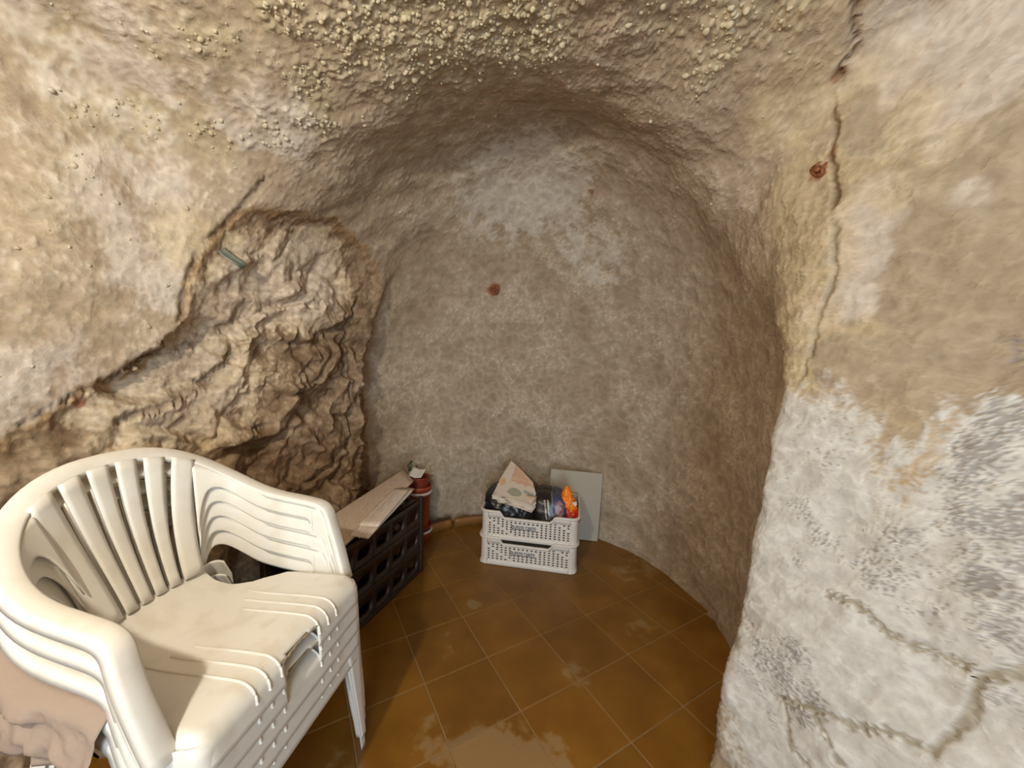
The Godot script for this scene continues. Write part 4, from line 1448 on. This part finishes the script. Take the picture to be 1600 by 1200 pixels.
	var em := obj("emblem", done(emblem), flat(Color8(222, 214, 200), 0.5), orange)
	em.position = Vector3(0.047, 0.118, 0.040)
	em.rotation.y = 0.5
	em.set_meta("label", "white emblem")
	newspaper(frame)
	# the grey panel against the wall
	var ps := begin()
	chamfer_box(ps, Vector3(0.335, 0.452, 0.008), 0.0012)
	var panel := obj("grey_panel", done(ps), flat(Color8(166, 154, 136), 0.6))
	panel.transform = Transform3D(Basis(Vector3.UP, -0.10) * Basis(Vector3.BACK, -0.030) * Basis(Vector3.RIGHT, -0.045), Vector3(0.432, 0.232, -2.412))
	tag(panel, "plain grey square panel leaning against the niche wall behind the crates", "panel")

# a closed rounded lump; bend(point, direction) may push each point about; front: texture coordinates laid on from +z
func lump(half: Vector3, power: float, nu: int, nv: int, bend, front := false) -> ArrayMesh:
	var P: Array = []; var T: Array = []
	for i in nv + 1:
		var row := PackedVector3Array(); var uv := PackedVector2Array()
		for j in nu + 1:
			var th := PI * i / nv; var ph := TAU * (j % nu) / nu
			var d := Vector3(sin(th) * cos(ph), cos(th), sin(th) * sin(ph))
			var s := pow(pow(absf(d.x), power) + pow(absf(d.y), power) + pow(absf(d.z), power), -1.0 / power)
			var p := d * s * half
			uv.append(Vector2(p.x / half.x * 0.5 + 0.5, 0.5 - p.y / half.y * 0.5))
			row.append(bend.call(p, d))
		P.append(row); T.append(uv)
	var st := begin()
	for i in nv:
		for j in nu:
			for q in [[i, j], [i, j + 1], [i + 1, j + 1], [i, j], [i + 1, j + 1], [i + 1, j]]:
				if front: st.set_uv(T[q[0]][q[1]])
				st.add_vertex(P[q[0]][q[1]])
	return done(st)

func newspaper(frame: Transform3D) -> void:
	var t := thing("folded_newspaper", "folded colour newspaper tilted on the black bag, its pages fanned along the front", "newspaper")
	# the plane of the fold: along x and up the slope
	var a := frame * Vector3(-0.215, 0.402, 0.140)
	var b := frame * Vector3(0.020, 0.366, 0.142)
	var top := frame * Vector3(-0.176, 0.535, -0.095)
	var ex := (b - a).normalized()
	var ey := (top - a); ey = (ey - ex * ey.dot(ex)).normalized()
	var en := ex.cross(ey).normalized()
	t.transform = Transform3D(Basis(ex, ey, en), a)
	var im := Image.create(256, 256, false, Image.FORMAT_RGB8)
	var n := FastNoiseLite.new(); n.seed = 8; n.frequency = 0.03
	for y in 256:
		for x in 256:
			var X := x / 255.0; var Y := 1.0 - y / 255.0
			var k := 0.05 * n.get_noise_2d(x, y)
			var c := Color8(198, 182, 164)
			if Y > 0.42 + k and X > 0.30 + k: c = Color8(190, 152, 126)
			if Y > 0.50 + k and Y < 0.55 + k and X > 0.3: c = Color8(196, 160, 134)
			if Vector2((X - 0.47) / 0.17, (Y - 0.17) / 0.11).length() < 1.0 + 3.0 * k: c = Color8(150, 146, 126)
			if X > 0.66 and X < 0.90 and absf(Y - 0.26 + 0.1 * (X - 0.7)) < 0.035: c = Color8(146, 148, 142)
			if Vector2((X - 0.12) / 0.07, (Y - 0.38) / 0.10).length() < 1.0: c = Color8(196, 158, 110)
			im.set_pixel(x, y, c)
	var pm := flat(Color.WHITE, 0.75)
	pm.albedo_texture = ImageTexture.create_from_image(im)
	var plain := flat(Color8(210, 196, 180), 0.8)
	var outline := [Vector2(0.0, 0.0), Vector2(0.235, -0.004), Vector2(0.252, 0.055), Vector2(0.205, 0.150), Vector2(0.118, 0.212), Vector2(0.040, 0.268), Vector2(0.020, 0.170)]
	for k in 7:
		var st := begin()
		var pl := PackedVector2Array()
		for q in outline.size():
			var v: Vector2 = outline[q]
			pl.append(v + (Vector2(0.006 * sin(k * 2.1 + q), -0.005 * k + 0.004 * sin(k * 3.7 + q)) if k > 0 else Vector2.ZERO) + (Vector2(0.035, 0) if k > 3 and q == 0 else Vector2.ZERO))
		var cen := Vector2.ZERO
		for v in pl: cen += v
		cen /= pl.size()
		var z := -0.0042 * k
		var high := func(v: Vector2) -> float: return z + 0.010 * sin(v.x * 14.0) - 0.004 * sin(v.y * 20.0 + k)
		for side in [0, 1]:
			for i in pl.size():
				for s in 8:
					for rr in 5:
						var p: Array = []
						for e in [[s, rr], [s + 1, rr], [s + 1, rr + 1], [s, rr + 1]]:
							var v := pl[i].lerp(pl[(i + 1) % pl.size()], e[0] / 8.0)
							v = cen.lerp(v, e[1] / 5.0)
							p.append(v)
						var tri := [0, 2, 1, 0, 3, 2] if side == 0 else [0, 1, 2, 0, 2, 3]
						for e in tri:
							st.set_uv(Vector2(p[e].x / 0.25, 1.0 - p[e].y / 0.27))
							st.add_vertex(Vector3(p[e].x, p[e].y, high.call(p[e]) - (0.0016 if side == 1 else 0.0)))
		for i in pl.size():
			for s in 8:
				var v := pl[i].lerp(pl[(i + 1) % pl.size()], s / 8.0); var w := pl[i].lerp(pl[(i + 1) % pl.size()], (s + 1) / 8.0)
				var A := Vector3(v.x, v.y, high.call(v)); var B := Vector3(w.x, w.y, high.call(w))
				quad(st, A, B, B - Vector3(0, 0, 0.0016), A - Vector3(0, 0, 0.0016))
		obj("page", done(st), pm if k == 0 else plain, t)
	# the turned-up corner of the front page
	var g: Array = []
	for i in 6:
		var row := PackedVector3Array()
		for j in 6:
			var u := j / 5.0; var v := i / 5.0
			var p := Vector3(0.178, 0.050, 0.006).lerp(Vector3(0.252, 0.052, 0.010), u).lerp(Vector3(0.222, -0.012, 0.012), v)
			row.append(p + Vector3(0, 0, 0.010 * sin(PI * v) * (1 - u * 0.5)))
		g.append(row)
	var st := begin()
	sheet(st, g, -0.0012)
	obj("turned_corner", done(st), flat(Color8(206, 180, 152), 0.75), t)

# ---- small iron in the walls
func wall_iron() -> void:
	var rust := flat(Color8(158, 98, 54), 0.85)
	rust.albedo_texture = noise_tex(0.05, 3, 44, 128, false, 0.0, ramp2(Color(0.55, 0.5, 0.5), Color(1, 1, 1), 0.3, 0.7))
	rust.uv1_triplanar = true
	rust.uv1_scale = Vector3.ONE * 18.0
	for k in 2:
		var at: Vector3 = [Vector3(-0.127, 1.604, -2.462), Vector3(0.815, 1.769, -1.098)][k]
		var n: Vector3 = [Vector3(0.11, -0.47, 0.87), Vector3(-0.97, 0.01, 0.26)][k]
		var t := thing("rusty_bolt", ["rusty iron stub standing out of the middle of the niche wall", "rusty iron stub in the cream edge beside the long fissure"][k], "bolt", at)
		var x := n.cross(Vector3.UP).normalized()
		t.basis = Basis(x, n.cross(x).normalized() * -1.0, n) if false else Basis(x, n, x.cross(n).normalized())
		var st := begin()
		var ring: Array = []
		for q in 22:
			var a := TAU * q / 22
			var r: float = [0.024, 0.016][k] * (1.0 + 0.18 * sin(a * 3.0 + 1.0) + 0.10 * sin(a * 5.0))
			ring.append(Vector3(cos(a) * r, 0.004 + 0.003 * sin(a * 2.0), sin(a) * r))
		tube(st, ring, [0.0075, 0.006][k], 7, true)
		obj("rust_collar", done(st), rust, t)
		var s2 := begin()
		lathe(s2, [Vector2(0.0, 0.020), Vector2(0.007, 0.019), Vector2(0.009, 0.014), Vector2(0.010, -0.01), Vector2(0, -0.01)], 9)
		obj("stub", done(s2), rust, t)
	# a bent scrap of metal in the rock
	var g: Array = []
	for i in 5:
		var row := PackedVector3Array()
		for j in 5:
			var u := j / 4.0 - 0.5; var v := i / 4.0 - 0.5
			row.append(Vector3(u * 0.030 + v * 0.02, -v * 0.075, 0.014 * sin(v * 4.0) + 0.010 * absf(u)))
		g.append(row)
	var ms := begin()
	sheet(ms, g, 0.002)
	var mm := flat(Color8(120, 124, 112), 0.4)
	mm.metallic = 0.4
	var o := obj("metal_scrap", done(ms), mm)
	o.transform = Transform3D(Basis(Vector3.UP, 1.13) * Basis(Vector3.BACK, 0.6), Vector3(-0.985, 1.537, -1.372))
	tag(o, "bent scrap of grey metal stuck in the bare rock above the chairs", "metal scrap")

func build_things() -> void:
	chairs()
	bottle_rack()
	boards()
	pots()
	crates()
	wall_iron()
